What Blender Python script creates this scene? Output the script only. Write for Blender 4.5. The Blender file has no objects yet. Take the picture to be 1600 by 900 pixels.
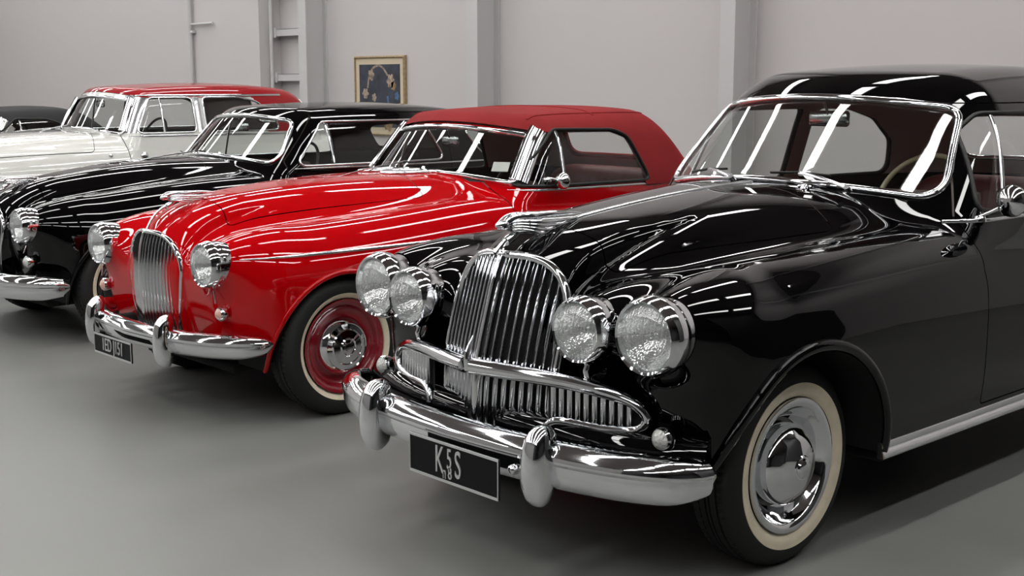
import bpy, math, random
import numpy as np
from mathutils import Vector, Matrix
random.seed(4)
PI = math.pi
C = bpy.context.scene.collection
scn = bpy.context.scene

# ---------------------------------------------------------------- camera
cam_d = bpy.data.cameras.new('camera'); cam = bpy.data.objects.new('camera', cam_d); C.objects.link(cam)
FPX = 1968.53; PITCH = 9.233; YAW = 47.15
cam_d.sensor_width = 36; cam_d.lens = FPX/1600*36
cam.location = (0, 0, 1.6)
cam.rotation_euler = (math.radians(90-PITCH), 0, math.radians(YAW))
cam_d.dof.use_dof = False
scn.camera = cam
# ---------------------------------------------------------------- view + world
scn.view_settings.view_transform = 'Standard'; scn.view_settings.look = 'None'
scn.view_settings.gamma = 1; scn.view_settings.use_curve_mapping = False
scn.view_settings.exposure = 0.0
w = bpy.data.worlds.new('world'); scn.world = w; w.use_nodes = True
w.node_tree.nodes['Background'].inputs[0].default_value = (.5, .52, .55, 1)
w.node_tree.nodes['Background'].inputs[1].default_value = 0.1
LAMP = 19.0          # strength of the ceiling light diffusers
SIDE_LAMP = 5.0

# ---------------------------------------------------------------- materials
def mat(name, col, rough=.5, metal=0, coat=0, spec=.5, bump=None, noise=None, **kw):
    m = bpy.data.materials.new(name); m.use_nodes = True
    nt = m.node_tree; b = nt.nodes['Principled BSDF']
    b.inputs['Base Color'].default_value = (*col, 1); b.inputs['Roughness'].default_value = rough
    b.inputs['Metallic'].default_value = metal; b.inputs['Coat Weight'].default_value = coat
    b.inputs['Coat Roughness'].default_value = .02; b.inputs['Specular IOR Level'].default_value = spec
    for k, v in kw.items(): b.inputs[k].default_value = v
    if noise or bump:
        tc = nt.nodes.new('ShaderNodeTexCoord')
    if noise:   # (scale, amount, detail)
        n = nt.nodes.new('ShaderNodeTexNoise'); n.inputs['Scale'].default_value = noise[0]; n.inputs['Detail'].default_value = noise[2]
        nt.links.new(tc.outputs['Object'], n.inputs['Vector'])
        r = nt.nodes.new('ShaderNodeValToRGB')
        a = noise[1]
        r.color_ramp.elements[0].color = (*[max(0, c*(1-a)) for c in col], 1); r.color_ramp.elements[0].position = .3
        r.color_ramp.elements[1].color = (*[min(1, c*(1+a)) for c in col], 1); r.color_ramp.elements[1].position = .7
        nt.links.new(n.outputs[0], r.inputs[0]); nt.links.new(r.outputs[0], b.inputs['Base Color'])
    if bump:    # (scale, strength, distance)
        n = nt.nodes.new('ShaderNodeTexNoise'); n.inputs['Scale'].default_value = bump[0]; n.inputs['Detail'].default_value = 3
        nt.links.new(tc.outputs['Object'], n.inputs['Vector'])
        bp = nt.nodes.new('ShaderNodeBump'); bp.inputs['Strength'].default_value = bump[1]; bp.inputs['Distance'].default_value = bump[2]
        nt.links.new(n.outputs[0], bp.inputs['Height']); nt.links.new(bp.outputs[0], b.inputs['Normal'])
    return m
M = {}
M['black'] = mat('black_paint', (.001, .001, .0014), .6, 0, 1, .0, **{'Coat IOR': 1.45})
M['red'] = mat('red_paint', (.47, .0008, .003), .6, 0, 1, .0)
M['white'] = mat('cream_white_paint', (.70, .70, .66), .25, 0, 1)
M['roofred'] = mat('dark_red_paint', (.30, .004, .008), .6, 0, .7, .1)
M['chrome'] = mat('chrome', (.80, .81, .83), .06, 1, bump=(7, .05, .003))
M['chrome_smooth'] = mat('polished_chrome', (.80, .81, .83), .05, 1)
M['chrome_dull'] = mat('satin_chrome', (.62, .63, .65), .2, 1)
M['rubber'] = mat('tyre_rubber', (.007, .007, .007), .7, bump=(120, .2, .002))
M['seal'] = mat('rubber_seal', (.006, .006, .006), .5)
M['whitewall'] = mat('whitewall_rubber', (.80, .71, .54), .6, noise=(14, .08, 3))
M['rimred'] = mat('wheel_red', (.24, .003, .012), .25, 0, 1)
M['rimblack'] = mat('wheel_black', (.006, .006, .006), .3, 0, 1)
M['dark'] = mat('underside_black', (.006, .006, .006), .9)
M['softred'] = mat('soft_top_cloth_red', (.25, .018, .02), .9, spec=.2, bump=(420, .35, .002), noise=(2.5, .10, 4))
M['softblack'] = mat('soft_top_cloth_black', (.012, .012, .014), .85, bump=(420, .35, .002))
M['lining'] = mat('headlining_brown', (.50, .43, .39), .85)
M['lining_dark'] = mat('headlining_dark', (.11, .08, .07), .85)
M['leather'] = mat('leather_maroon', (.22, .05, .05), .45, bump=(60, .3, .004))
M['leather_brown'] = mat('leather_dark_brown', (.05, .022, .018), .45, bump=(60, .3, .004))
M['leather_black'] = mat('leather_black', (.015, .013, .013), .45)
M['cream'] = mat('cream_plastic', (.62, .54, .36), .3, 0, .5)
M['plate'] = mat('number_plate_black', (.006, .006, .007), .5, spec=.15)
M['platetext'] = mat('number_plate_silver', (.55, .56, .56), .4, .3)
M['amber'] = mat('indicator_glass', (.75, .45, .36), .15, 0, 1)
M['clearlens'] = mat('sidelight_glass', (.62, .62, .60), .12, 0, 1, bump=(90, .8, .01))
M['wood'] = mat('walnut_veneer', (.11, .045, .02), .3, 0, 1, noise=(9, .35, 6))
M['paper'] = mat('paper_tag', (.75, .75, .72), .7)
M['redreflect'] = mat('red_reflection_tone', (.25, .01, .02), .2, 0, 1)  # colour of the painted red reflection on the crossbar

def glass(name, tint, f0=.06):
    """thin pane: transparent with a Schlick reflection that is the same from both faces"""
    m = bpy.data.materials.new(name); m.use_nodes = True; nt = m.node_tree; nt.nodes.clear()
    o = nt.nodes.new('ShaderNodeOutputMaterial'); mx = nt.nodes.new('ShaderNodeMixShader')
    lw = nt.nodes.new('ShaderNodeLayerWeight'); lw.inputs[0].default_value = .5
    pw = nt.nodes.new('ShaderNodeMath'); pw.operation = 'POWER'; pw.inputs[1].default_value = 5
    mr = nt.nodes.new('ShaderNodeMapRange'); mr.inputs[3].default_value = f0; mr.inputs[4].default_value = 1
    t = nt.nodes.new('ShaderNodeBsdfTransparent'); t.inputs[0].default_value = (*tint, 1)
    g = nt.nodes.new('ShaderNodeBsdfGlossy'); g.inputs['Roughness'].default_value = .0
    nt.links.new(lw.outputs['Facing'], pw.inputs[0]); nt.links.new(pw.outputs[0], mr.inputs[0])
    nt.links.new(mr.outputs[0], mx.inputs[0]); nt.links.new(t.outputs[0], mx.inputs[1]); nt.links.new(g.outputs[0], mx.inputs[2])
    nt.links.new(mx.outputs[0], o.inputs[0]); return m
M['glass'] = glass('window_glass', (.84, .87, .85), .09)
M['glass_clear'] = glass('side_window_glass', (.90, .92, .91), .06)

def lens_mat():
    m = bpy.data.materials.new('headlamp_lens_glass'); m.use_nodes = True; nt = m.node_tree; nt.nodes.clear()
    o = nt.nodes.new('ShaderNodeOutputMaterial'); mx = nt.nodes.new('ShaderNodeMixShader'); m2 = nt.nodes.new('ShaderNodeMixShader')
    mx.inputs[0].default_value = .34; m2.inputs[0].default_value = .45
    t = nt.nodes.new('ShaderNodeBsdfTransparent'); t.inputs[0].default_value = (.95, .96, .96, 1)
    g = nt.nodes.new('ShaderNodeBsdfGlossy'); g.inputs['Roughness'].default_value = .10; g.inputs[0].default_value = (.9, .92, .93, 1)
    d = nt.nodes.new('ShaderNodeBsdfDiffuse'); d.inputs[0].default_value = (.85, .87, .86, 1)
    tc = nt.nodes.new('ShaderNodeTexCoord'); wv = nt.nodes.new('ShaderNodeTexWave')
    wv.inputs['Scale'].default_value = 26; wv.inputs['Distortion'].default_value = .3; wv.bands_direction = 'X'
    bp = nt.nodes.new('ShaderNodeBump'); bp.inputs['Strength'].default_value = .5; bp.inputs['Distance'].default_value = .003
    nt.links.new(tc.outputs['Object'], wv.inputs[0]); nt.links.new(wv.outputs[1], bp.inputs['Height']); nt.links.new(bp.outputs[0], g.inputs['Normal'])
    nt.links.new(g.outputs[0], m2.inputs[1]); nt.links.new(d.outputs[0], m2.inputs[2])
    nt.links.new(mx.outputs[0], o.inputs[0]); nt.links.new(t.outputs[0], mx.inputs[1]); nt.links.new(m2.outputs[0], mx.inputs[2])
    return m
M['lens'] = lens_mat()
def reflector_mat():
    m = mat('headlamp_reflector', (.86, .87, .86), .14, 1); nt = m.node_tree; b = nt.nodes['Principled BSDF']
    tc = nt.nodes.new('ShaderNodeTexCoord'); v = nt.nodes.new('ShaderNodeTexVoronoi'); v.inputs['Scale'].default_value = 95
    bp = nt.nodes.new('ShaderNodeBump'); bp.inputs['Strength'].default_value = .22; bp.inputs['Distance'].default_value = .006
    nt.links.new(tc.outputs['Object'], v.inputs['Vector']); nt.links.new(v.outputs[0], bp.inputs['Height']); nt.links.new(bp.outputs[0], b.inputs['Normal'])
    return m
M['reflector'] = reflector_mat()

# ---------------------------------------------------------------- object helpers
def link(name, me, m=None, parent=None):
    o = bpy.data.objects.new(name, me); C.objects.link(o)
    if m is not None: me.materials.append(M[m] if isinstance(m, str) else m)
    if parent is not None: o.parent = parent
    return o
def mesh(name, V, F, m, parent=None, normals=None, smooth=True, angle=None):
    me = bpy.data.meshes.new(name)
    me.from_pydata([tuple(map(float, v)) for v in V], [], [tuple(map(int, f)) for f in F]); me.update()
    if smooth:
        me.polygons.foreach_set('use_smooth', [True]*len(me.polygons))
        if normals is not None: me.normals_split_custom_set_from_vertices([tuple(map(float, n)) for n in normals])
        elif angle: me.set_sharp_from_angle(angle=math.radians(angle))
    return link(name, me, m, parent)
class MB:
    """collects shapes that belong to ONE part"""
    def __init__(s): s.V = []; s.F = []
    def add(s, V, F):
        k = len(s.V); s.V += [tuple(map(float, v)) for v in V]; s.F += [tuple(int(i)+k for i in f) for f in F]; return s
    def mirror(s):
        k = len(s.V); s.V += [(-x, y, z) for x, y, z in s.V]; s.F += [tuple(i+k for i in f[::-1]) for f in s.F]; return s
    def build(s, name, m, parent=None, smooth=True, angle=66): return mesh(name, s.V, s.F, m, parent, None, smooth, angle)
def box(x0, x1, y0, y1, z0, z1, bev=0):
    """box with chamfered edges"""
    if bev <= 0:
        V = [(x, y, z) for x in (x0, x1) for y in (y0, y1) for z in (z0, z1)]
        return V, [(0, 1, 3, 2), (4, 6, 7, 5), (0, 4, 5, 1), (2, 3, 7, 6), (0, 2, 6, 4), (1, 5, 7, 3)]
    b = bev; V = []; idx = {}
    for ix, x in enumerate((x0, x1)):
        for iy, y in enumerate((y0, y1)):
            for iz, z in enumerate((z0, z1)):
                sx, sy, sz = 1-2*ix, 1-2*iy, 1-2*iz
                for a in range(3):
                    p = [x+sx*b, y+sy*b, z+sz*b]; p[a] = (x, y, z)[a]
                    idx[ix, iy, iz, a] = len(V); V.append(p)
    F = []
    F.append([idx[0, 0, 0, 0], idx[0, 0, 1, 0], idx[0, 1, 1, 0], idx[0, 1, 0, 0]]); F.append([idx[1, 0, 0, 0], idx[1, 1, 0, 0], idx[1, 1, 1, 0], idx[1, 0, 1, 0]])
    F.append([idx[0, 0, 0, 1], idx[1, 0, 0, 1], idx[1, 0, 1, 1], idx[0, 0, 1, 1]]); F.append([idx[0, 1, 0, 1], idx[0, 1, 1, 1], idx[1, 1, 1, 1], idx[1, 1, 0, 1]])
    F.append([idx[0, 0, 0, 2], idx[0, 1, 0, 2], idx[1, 1, 0, 2], idx[1, 0, 0, 2]]); F.append([idx[0, 0, 1, 2], idx[1, 0, 1, 2], idx[1, 1, 1, 2], idx[0, 1, 1, 2]])
    for i in (0, 1):
        for j in (0, 1):
            F.append([idx[i, j, 0, 0], idx[i, j, 0, 1], idx[i, j, 1, 1], idx[i, j, 1, 0]][::1 if (i == j) else -1])
            F.append([idx[i, 0, j, 0], idx[i, 1, j, 0], idx[i, 1, j, 2], idx[i, 0, j, 2]][::1 if (i == j) else -1])
            F.append([idx[0, i, j, 1], idx[1, i, j, 1], idx[1, i, j, 2], idx[0, i, j, 2]][::-1 if (i == j) else 1])
            for k in (0, 1):
                F.append([idx[i, j, k, 0], idx[i, j, k, 1], idx[i, j, k, 2]][::-1 if (i+j+k) % 2 == 0 else 1])
    return V, F
def lathe(prof, n=48, c=(0, 0, 0), axis='x', sgn=1, closed=False):
    """prof: (r, a) pairs; a along the axis"""
    V = []; F = []
    for i in range(n):
        t = 2*PI*i/n
        for r, a in prof:
            u, v = r*math.cos(t), r*math.sin(t)
            p = {'x': (sgn*a, u, v), 'y': (u, sgn*a, v), 'z': (u, v, sgn*a)}[axis]
            V.append((p[0]+c[0], p[1]+c[1], p[2]+c[2]))
    k = len(prof); flip = (axis == 'y') != (sgn < 0)
    for i in range(n):
        j = (i+1) % n
        for q in range(k if closed else k-1):
            q2 = (q+1) % k
            f = (i*k+q, i*k+q2, j*k+q2, j*k+q)
            F.append(f if not flip else f[::-1])
    return V, F
def circ(r, n=8, sx=1, sy=1): return [(r*sx*math.cos(2*PI*i/n), r*sy*math.sin(2*PI*i/n)) for i in range(n)]
def sweep(P, N, prof, closed=False, cap=True, scale=None):
    """prof (across, out) swept along points P with normals N"""
    P = np.array(P, float); N = np.array(N, float)
    if N.ndim == 1: N = np.tile(N, (len(P), 1))
    if closed: T = np.roll(P, -1, 0)-np.roll(P, 1, 0)
    else: T = np.gradient(P, axis=0)
    T /= np.linalg.norm(T, axis=1)[:, None]+1e-12
    N = N-(N*T).sum(1)[:, None]*T; N /= np.linalg.norm(N, axis=1)[:, None]+1e-12
    B = np.cross(T, N); n, k = len(P), len(prof); V = []; F = []
    for i in range(n):
        s = 1 if scale is None else scale[i]
        for a, b in prof: V.append(P[i]+B[i]*a*s+N[i]*b*s)
    for i in range(n if closed else n-1):
        j = (i+1) % n
        for q in range(k):
            F.append((i*k+q, j*k+q, j*k+(q+1) % k, i*k+(q+1) % k))
    if cap and not closed:
        F.append(tuple(range(k))); F.append(tuple(reversed(range((n-1)*k, n*k))))
    return V, F
def tube(P, r, n=8, up=(0, 0, 1), closed=False, sx=1, sy=1, scale=None): return sweep(P, up, circ(r, n, sx, sy), closed, scale=scale)
def spline3(P, n=24):
    P = np.array(P, float); t = np.r_[0, np.cumsum(np.linalg.norm(np.diff(P, axis=0), axis=1))]
    tt = np.linspace(0, t[-1], n); return np.stack([nspl(t, P[:, i])(tt) for i in range(3)], 1)
def nspl(xs, ys):
    """natural cubic spline with straight ends"""
    xs = np.array(xs, float); ys = np.array(ys, float); n = len(xs)
    if n == 2:
        return lambda q: ys[0]+(np.asarray(q)-xs[0])*(ys[1]-ys[0])/(xs[1]-xs[0])
    h = np.diff(xs); A = np.eye(n); r = np.zeros(n)
    for i in range(1, n-1):
        A[i, i-1] = h[i-1]; A[i, i] = 2*(h[i-1]+h[i]); A[i, i+1] = h[i]; r[i] = 3*((ys[i+1]-ys[i])/h[i]-(ys[i]-ys[i-1])/h[i-1])
    c = np.linalg.solve(A, r); b = (ys[1:]-ys[:-1])/h-h*(2*c[:-1]+c[1:])/3; d = (c[1:]-c[:-1])/(3*h)
    me = b[-1]+2*c[-2]*h[-1]+3*d[-1]*h[-1]**2
    def f(q):
        q = np.asarray(q, float); k = np.clip(np.searchsorted(xs, q)-1, 0, n-2); t = q-xs[k]
        v = ys[k]+t*(b[k]+t*(c[k]+t*d[k]))
        v = np.where(q < xs[0], ys[0]+(q-xs[0])*b[0], v)
        return np.where(q > xs[-1], ys[-1]+(q-xs[-1])*me, v)
    return f
def S(*pts): return nspl([p[0] for p in pts], [p[1] for p in pts])
def smax(a, b, k):
    h = np.maximum(k-np.abs(a-b), 0)/k; return np.maximum(a, b)+h*h*k*.25
def smin(a, b, k): return -smax(-a, -b, k)
def sstep(a, b, x):
    t = np.clip((x-a)/(b-a), 0, 1); return t*t*(3-2*t)
def ax_(x): return np.sqrt(x*x+1e-5)

# ---------------------------------------------------------------- implicit hull -> mesh (surface nets), exact clipping
def grad(F, P, e=8e-4):
    x, y, z = P[:, 0], P[:, 1], P[:, 2]
    g = np.stack([F(x+e, y, z)-F(x-e, y, z), F(x, y+e, z)-F(x, y-e, z), F(x, y, z+e)-F(x, y, z-e)], 1)/(2*e)
    return g
def unit(g): return g/(np.linalg.norm(g, axis=1)[:, None]+1e-12)
def nets(F, lo, hi, h):
    ax = [np.arange(lo[i], hi[i]+h, h) for i in range(3)]
    X, Y, Z = ax[0][:, None, None], ax[1][None, :, None], ax[2][None, None, :]
    W = np.broadcast_to(F(X, Y, Z), [len(a) for a in ax]).astype(float).copy()
    W[np.abs(W) < 1e-9] = 1e-9
    s = W < 0; nx, ny, nz = W.shape
    cnt = np.zeros((nx-1, ny-1, nz-1), np.int8)
    for i in (0, 1):
        for j in (0, 1):
            for k in (0, 1): cnt += s[i:nx-1+i, j:ny-1+j, k:nz-1+k]
    act = (cnt > 0) & (cnt < 8); I = np.argwhere(act); vid = -np.ones(act.shape, int); vid[act] = np.arange(len(I))
    acc = np.zeros((len(I), 3)); num = np.zeros(len(I))
    for a in range(3):
        b, c = [(1, 2), (0, 2), (0, 1)][a]
        for u in (0, 1):
            for v in (0, 1):
                o = np.zeros(3, int); o[b] = u; o[c] = v; e = np.zeros(3, int); e[a] = 1
                p0 = I+o; p1 = p0+e
                w0 = W[p0[:, 0], p0[:, 1], p0[:, 2]]; w1 = W[p1[:, 0], p1[:, 1], p1[:, 2]]
                m = (w0 < 0) != (w1 < 0); t = np.where(m, w0/(w0-w1+1e-30), 0)
                acc += (p0+e*t[:, None])*m[:, None]; num += m
    P = np.array(lo)+h*acc/num[:, None]
    Q = []
    for a in range(3):
        sl0 = [slice(None)]*3; sl1 = [slice(None)]*3; sl0[a] = slice(0, -1); sl1[a] = slice(1, None)
        ch = s[tuple(sl0)] != s[tuple(sl1)]; b, c = [(1, 2), (2, 0), (0, 1)][a]
        E = np.argwhere(ch); ok = (E[:, b] > 0) & (E[:, c] > 0) & (E[:, b] < W.shape[b]-1) & (E[:, c] < W.shape[c]-1); E = E[ok]
        ins = s[E[:, 0], E[:, 1], E[:, 2]]
        def at(db, dc):
            e = E.copy(); e[:, b] += db; e[:, c] += dc; return vid[e[:, 0], e[:, 1], e[:, 2]]
        q = np.stack([at(-1, -1), at(0, -1), at(0, 0), at(-1, 0)], 1); q[~ins] = q[~ins][:, ::-1]; Q.append(q)
    Q = np.concatenate(Q)
    for _ in range(8):
        g = grad(F, P); f = F(P[:, 0], P[:, 1], P[:, 2]); st = g*(f/((g*g).sum(1)+1e-9))[:, None]
        L = np.linalg.norm(st, axis=1)[:, None]; P = P-st*np.minimum(1, .6*h/(L+1e-12))
    d0 = np.linalg.norm(P[Q[:, 0]]-P[Q[:, 2]], axis=1) < 1.35*np.linalg.norm(P[Q[:, 1]]-P[Q[:, 3]], axis=1)
    T = np.concatenate([Q[d0][:, [0, 1, 2]], Q[d0][:, [0, 2, 3]], Q[~d0][:, [0, 1, 3]], Q[~d0][:, [1, 2, 3]]])
    return P, T
def compact(V, T):
    if len(T) == 0: return np.zeros((0, 3)), T
    u, inv = np.unique(T, return_inverse=True); return V[u], inv.reshape(T.shape)
def clip(V, T, s):
    """split a triangle mesh along s = 0: returns (s<0 part), (s>=0 part)"""
    s = np.where(np.abs(s) < 1e-6, 1e-6, s); ins = s < 0; c = ins[T].sum(1)
    A = [T[c == 3]]; B = [T[c == 0]]; newV = []; base = len(V)
    mix = T[(c == 1) | (c == 2)]
    if len(mix):
        cm = ins[mix].sum(1); odd = np.where(cm == 1, np.argmax(ins[mix], 1), np.argmin(ins[mix], 1))
        r = np.arange(len(mix)); a = mix[r, odd]; b = mix[r, (odd+1) % 3]; d = mix[r, (odd+2) % 3]
        E = np.concatenate([np.sort(np.stack([a, b], 1), 1), np.sort(np.stack([a, d], 1), 1)])
        U, inv = np.unique(E, axis=0, return_inverse=True); inv = inv.ravel()
        t = s[U[:, 0]]/(s[U[:, 0]]-s[U[:, 1]]); nv = V[U[:, 0]]+(V[U[:, 1]]-V[U[:, 0]])*t[:, None]
        ab = base+inv[:len(mix)]; ad = base+inv[len(mix):]
        tri = np.stack([a, ab, ad], 1); q1 = np.stack([ab, b, d], 1); q2 = np.stack([ab, d, ad], 1)
        one = cm == 1
        A += [tri[one], q1[~one], q2[~one]]; B += [tri[~one], q1[one], q2[one]]; V = np.concatenate([V, nv])
    return compact(V, np.concatenate(A)), compact(V, np.concatenate(B))
def join2(*L):
    V = []; T = []; k = 0
    for v, t in L:
        V.append(v); T.append(t+k); k += len(v)
    return np.concatenate(V), np.concatenate(T)
def mirror_weld(V, T):
    z = V[:, 0] < 2e-3; V = V.copy(); V[z, 0] = 0; n = len(V)
    m = np.arange(n); nz = np.where(~z)[0]; m[nz] = n+np.arange(len(nz)); V2 = V[nz]*np.array([-1, 1, 1])
    return np.concatenate([V, V2]), np.concatenate([T, m[T][:, ::-1]])
def loops(V, T):
    e = np.concatenate([T[:, [0, 1]], T[:, [1, 2]], T[:, [2, 0]]]); key = {}
    for a, b in e.tolist():
        if (b, a) in key: del key[(b, a)]
        else: key[(a, b)] = 1
    nxt = {a: b for a, b in key}; out = []
    while nxt:
        a, b = nxt.popitem(); L = [a]; 
        while b != a and b in nxt: L.append(b); b = nxt.pop(b)
        if len(L) > 8: out.append(V[np.array(L)])
    return out
def resample(P, d, closed=True, smooth=2):
    Q = np.concatenate([P, P[:1]]) if closed else P
    t = np.r_[0, np.cumsum(np.linalg.norm(np.diff(Q, axis=0), axis=1))]; n = max(4, int(t[-1]/d))
    tt = np.linspace(0, t[-1], n+1)[:-1] if closed else np.linspace(0, t[-1], n)
    R = np.stack([np.interp(tt, t, Q[:, i]) for i in range(3)], 1)
    for _ in range(smooth):
        if closed: R = .5*R+.25*(np.roll(R, 1, 0)+np.roll(R, -1, 0))
        else: R[1:-1] = .5*R[1:-1]+.25*(R[2:]+R[:-2])
    return R
def sdpoly(P, px, py, rnd=0.0):
    """signed distance to polygon P (negative inside), rounded outward by rnd"""
    px, py = np.asarray(px, float), np.asarray(py, float); d = np.full(px.shape, 1e9); s = np.ones(px.shape)
    n = len(P)
    for i in range(n):
        ax, ay = P[i]; bx, by = P[i-1]; ex, ey = bx-ax, by-ay; wx, wy = px-ax, py-ay
        t = np.clip((wx*ex+wy*ey)/(ex*ex+ey*ey), 0, 1); d = np.minimum(d, (wx-ex*t)**2+(wy-ey*t)**2)
        c1 = py >= ay; c2 = py < by; c3 = ex*wy > ey*wx; fl = (c1 & c2 & c3) | (~c1 & ~c2 & ~c3); s = np.where(fl, -s, s)
    return s*np.sqrt(d)-rnd
def on_x(F, y, z, x0=1.3, x1=.2):
    """outermost x on the hull at (y, z)"""
    y = np.atleast_1d(np.asarray(y, float)); z = np.atleast_1d(np.asarray(z, float))
    xs = np.linspace(x0, x1, 60); f = np.stack([F(np.full(y.shape, q), y, z) for q in xs]); i = np.argmax(f < 0, 0); i = np.clip(i, 1, 59)
    a, b = xs[i-1], xs[i]
    for _ in range(22):
        m = (a+b)/2; fm = F(m, y, z) < 0; b = np.where(fm, m, b); a = np.where(fm, a, m)
    return np.stack([(a+b)/2, y, z], 1)
def on_z(F, x, y, z0=1.9, z1=.3):
    x = np.atleast_1d(np.asarray(x, float)); y = np.atleast_1d(np.asarray(y, float))
    zs = np.linspace(z0, z1, 80); f = np.stack([F(x, y, np.full(y.shape, q)) for q in zs]); i = np.clip(np.argmax(f < 0, 0), 1, 79)
    a, b = zs[i-1], zs[i]
    for _ in range(22):
        m = (a+b)/2; fm = F(x, y, m) < 0; b = np.where(fm, m, b); a = np.where(fm, a, m)
    return np.stack([x, y, (a+b)/2], 1)
def on_y(F, x, z, y0=-1.3, y1=2.5):
    x = np.atleast_1d(np.asarray(x, float)); z = np.atleast_1d(np.asarray(z, float))
    ys = np.linspace(y0, y1, 160); f = np.stack([F(x, np.full(x.shape, q), z) for q in ys]); i = np.clip(np.argmax(f < 0, 0), 1, 159)
    a, b = ys[i-1], ys[i]
    for _ in range(22):
        m = (a+b)/2; fm = F(x, m, z) < 0; b = np.where(fm, m, b); a = np.where(fm, a, m)
    return np.stack([x, (a+b)/2, z], 1)

# ---------------------------------------------------------------- car hull machinery
def make_F(p):
    zc, wh, xf, zf, w, prof = (p[k] for k in ('zc', 'wh', 'xf', 'zf', 'w', 'prof'))
    front, rear, zb = p['front'], p['rear'], p['zb']; c = p['cab']
    def body(x, y, z):
        X = ax_(x); yy = np.asarray(y, float)
        hood = zc(yy)-p.get('hd', .17)*(X/wh(yy))**p.get('hp', 3)
        fend = zf(yy)-p.get('fq', .75)*(X-xf(yy))**2
        t = smax(hood, fend, p.get('kh', .05))
        f = smax(z-t, X-(w(yy)+prof(np.asarray(z, float))+p['crease'](yy, z)), p.get('kt', .22))
        f = smax(f, front(X, z)-yy, p.get('kf', .2)); f = smax(f, yy-rear(X, z), p.get('kr', .5))
        for px, py, pz, rx, ry, rz in p.get('pods', ()):
            r = np.sqrt(((X-px)/rx)**2+((yy-py)/ry)**2+((z-pz)/rz)**2+1e-9); f = smin(f, (r-1)*min(rx, rz), p.get('kp', .09))
        return smax(f, zb-z, .1)
    def cabin(x, y, z):
        X = ax_(x); yy = np.asarray(y, float)
        zz = z-1.05+.03; zz = .5*(zz+np.sqrt(zz*zz+.0016))-.03
        f = smax(X-(c['w'](yy)-c['tum']*zz), z-(c['z'](yy)-c.get('crown', .12)*X*X), c.get('ks', .3))
        f = smax(f, c['ws'](X, z)-yy, c.get('kf', .12)); return smax(f, yy-c['rw'](X, z), c.get('kr', .5))
    k = c.get('kj', .06)
    def F(x, y, z): return smin(body(x, y, z), cabin(x, y, z), k)
    F.body = body; F.cabin = cabin
    return F
flat = lambda y, z: 0.0

class Car:
    def __init__(s, name, label, cat, loc, p, h=.02, lo=(-.03, -.95, .15), hi=(1.0, 4.6, 1.72)):
        s.root = bpy.data.objects.new(name, None); C.objects.link(s.root); s.root.location = loc; s.root.empty_display_size = .3
        s.root['label'] = label; s.root['category'] = cat
        s.p = p; s.F = make_F(p); V, T = nets(s.F, lo, hi, h)
        (s.V, s.T), _ = clip(V, T, -V[:, 0]); _, (s.V, s.T) = clip(s.V, s.T, s.V[:, 2]-p['zsill'])
        s.cut(lambda x, y, z: np.maximum(z-p.get('zfront', .36), y))
        for lx, lz, lr in p.get('lampholes', ()): s.cut(lambda x, y, z: np.maximum(np.hypot(x-lx, z-lz)-lr*.90, y+.40))
    def cut(s, fn, gap=0):
        """take region fn<0 out of the hull; with a gap, a sliver is removed on both sides of its edge"""
        v = fn(s.V[:, 0], s.V[:, 1], s.V[:, 2]); I, O = clip(s.V, s.T, v+gap)
        if gap:
            v = fn(O[0][:, 0], O[0][:, 1], O[0][:, 2]); _, O = clip(O[0], O[1], v-gap)
        s.V, s.T = O; return I
    def part(s, name, VT, m, label=None, off=0.0, side=0, parent=None, flip=False):
        """side 0: whole (mirrored), 1 near/left, -1 far/right"""
        V, T = VT
        if len(T) == 0: return None
        N = unit(grad(s.F, V)); V = V+N*off
        if side == 0:
            V2, T2 = mirror_weld(V, T); k = np.concatenate([np.arange(len(V)), np.where(V[:, 0] >= 2e-3)[0]]); N2 = N[k].copy()
            N2[len(V):, 0] *= -1; z = V2[:, 0] == 0; N2[z, 0] = 0; N2 = unit(N2)
        elif side == 1: V2, T2, N2 = V, T, N
        else: V2, T2, N2 = V*[-1, 1, 1], T[:, ::-1], N*[-1, 1, 1]
        if flip: T2 = T2[:, ::-1]; N2 = -N2
        o = mesh(name, V2, T2, m, parent or s.root, N2)
        if label: o['label'] = label
        return o
    def rim(s, VT, whole, width, out, d=.022, off=0.0):
        """closed border loops of a piece and a trim strip along them"""
        V, T = mirror_weld(*VT) if whole else VT; mb = MB()
        for L in loops(V, T):
            P = resample(L, d); N = unit(grad(s.F, P*np.array([1, 1, 1.0])))
            Pp = P+N*off; mb.add(*sweep(Pp, N, circ(1, 8, width/2, out), True))
        return mb
def arch_fn(yh, zh, R, xin=.42): return lambda x, y, z: np.maximum(np.hypot(y-yh, z-zh)-R, xin-x)
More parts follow.
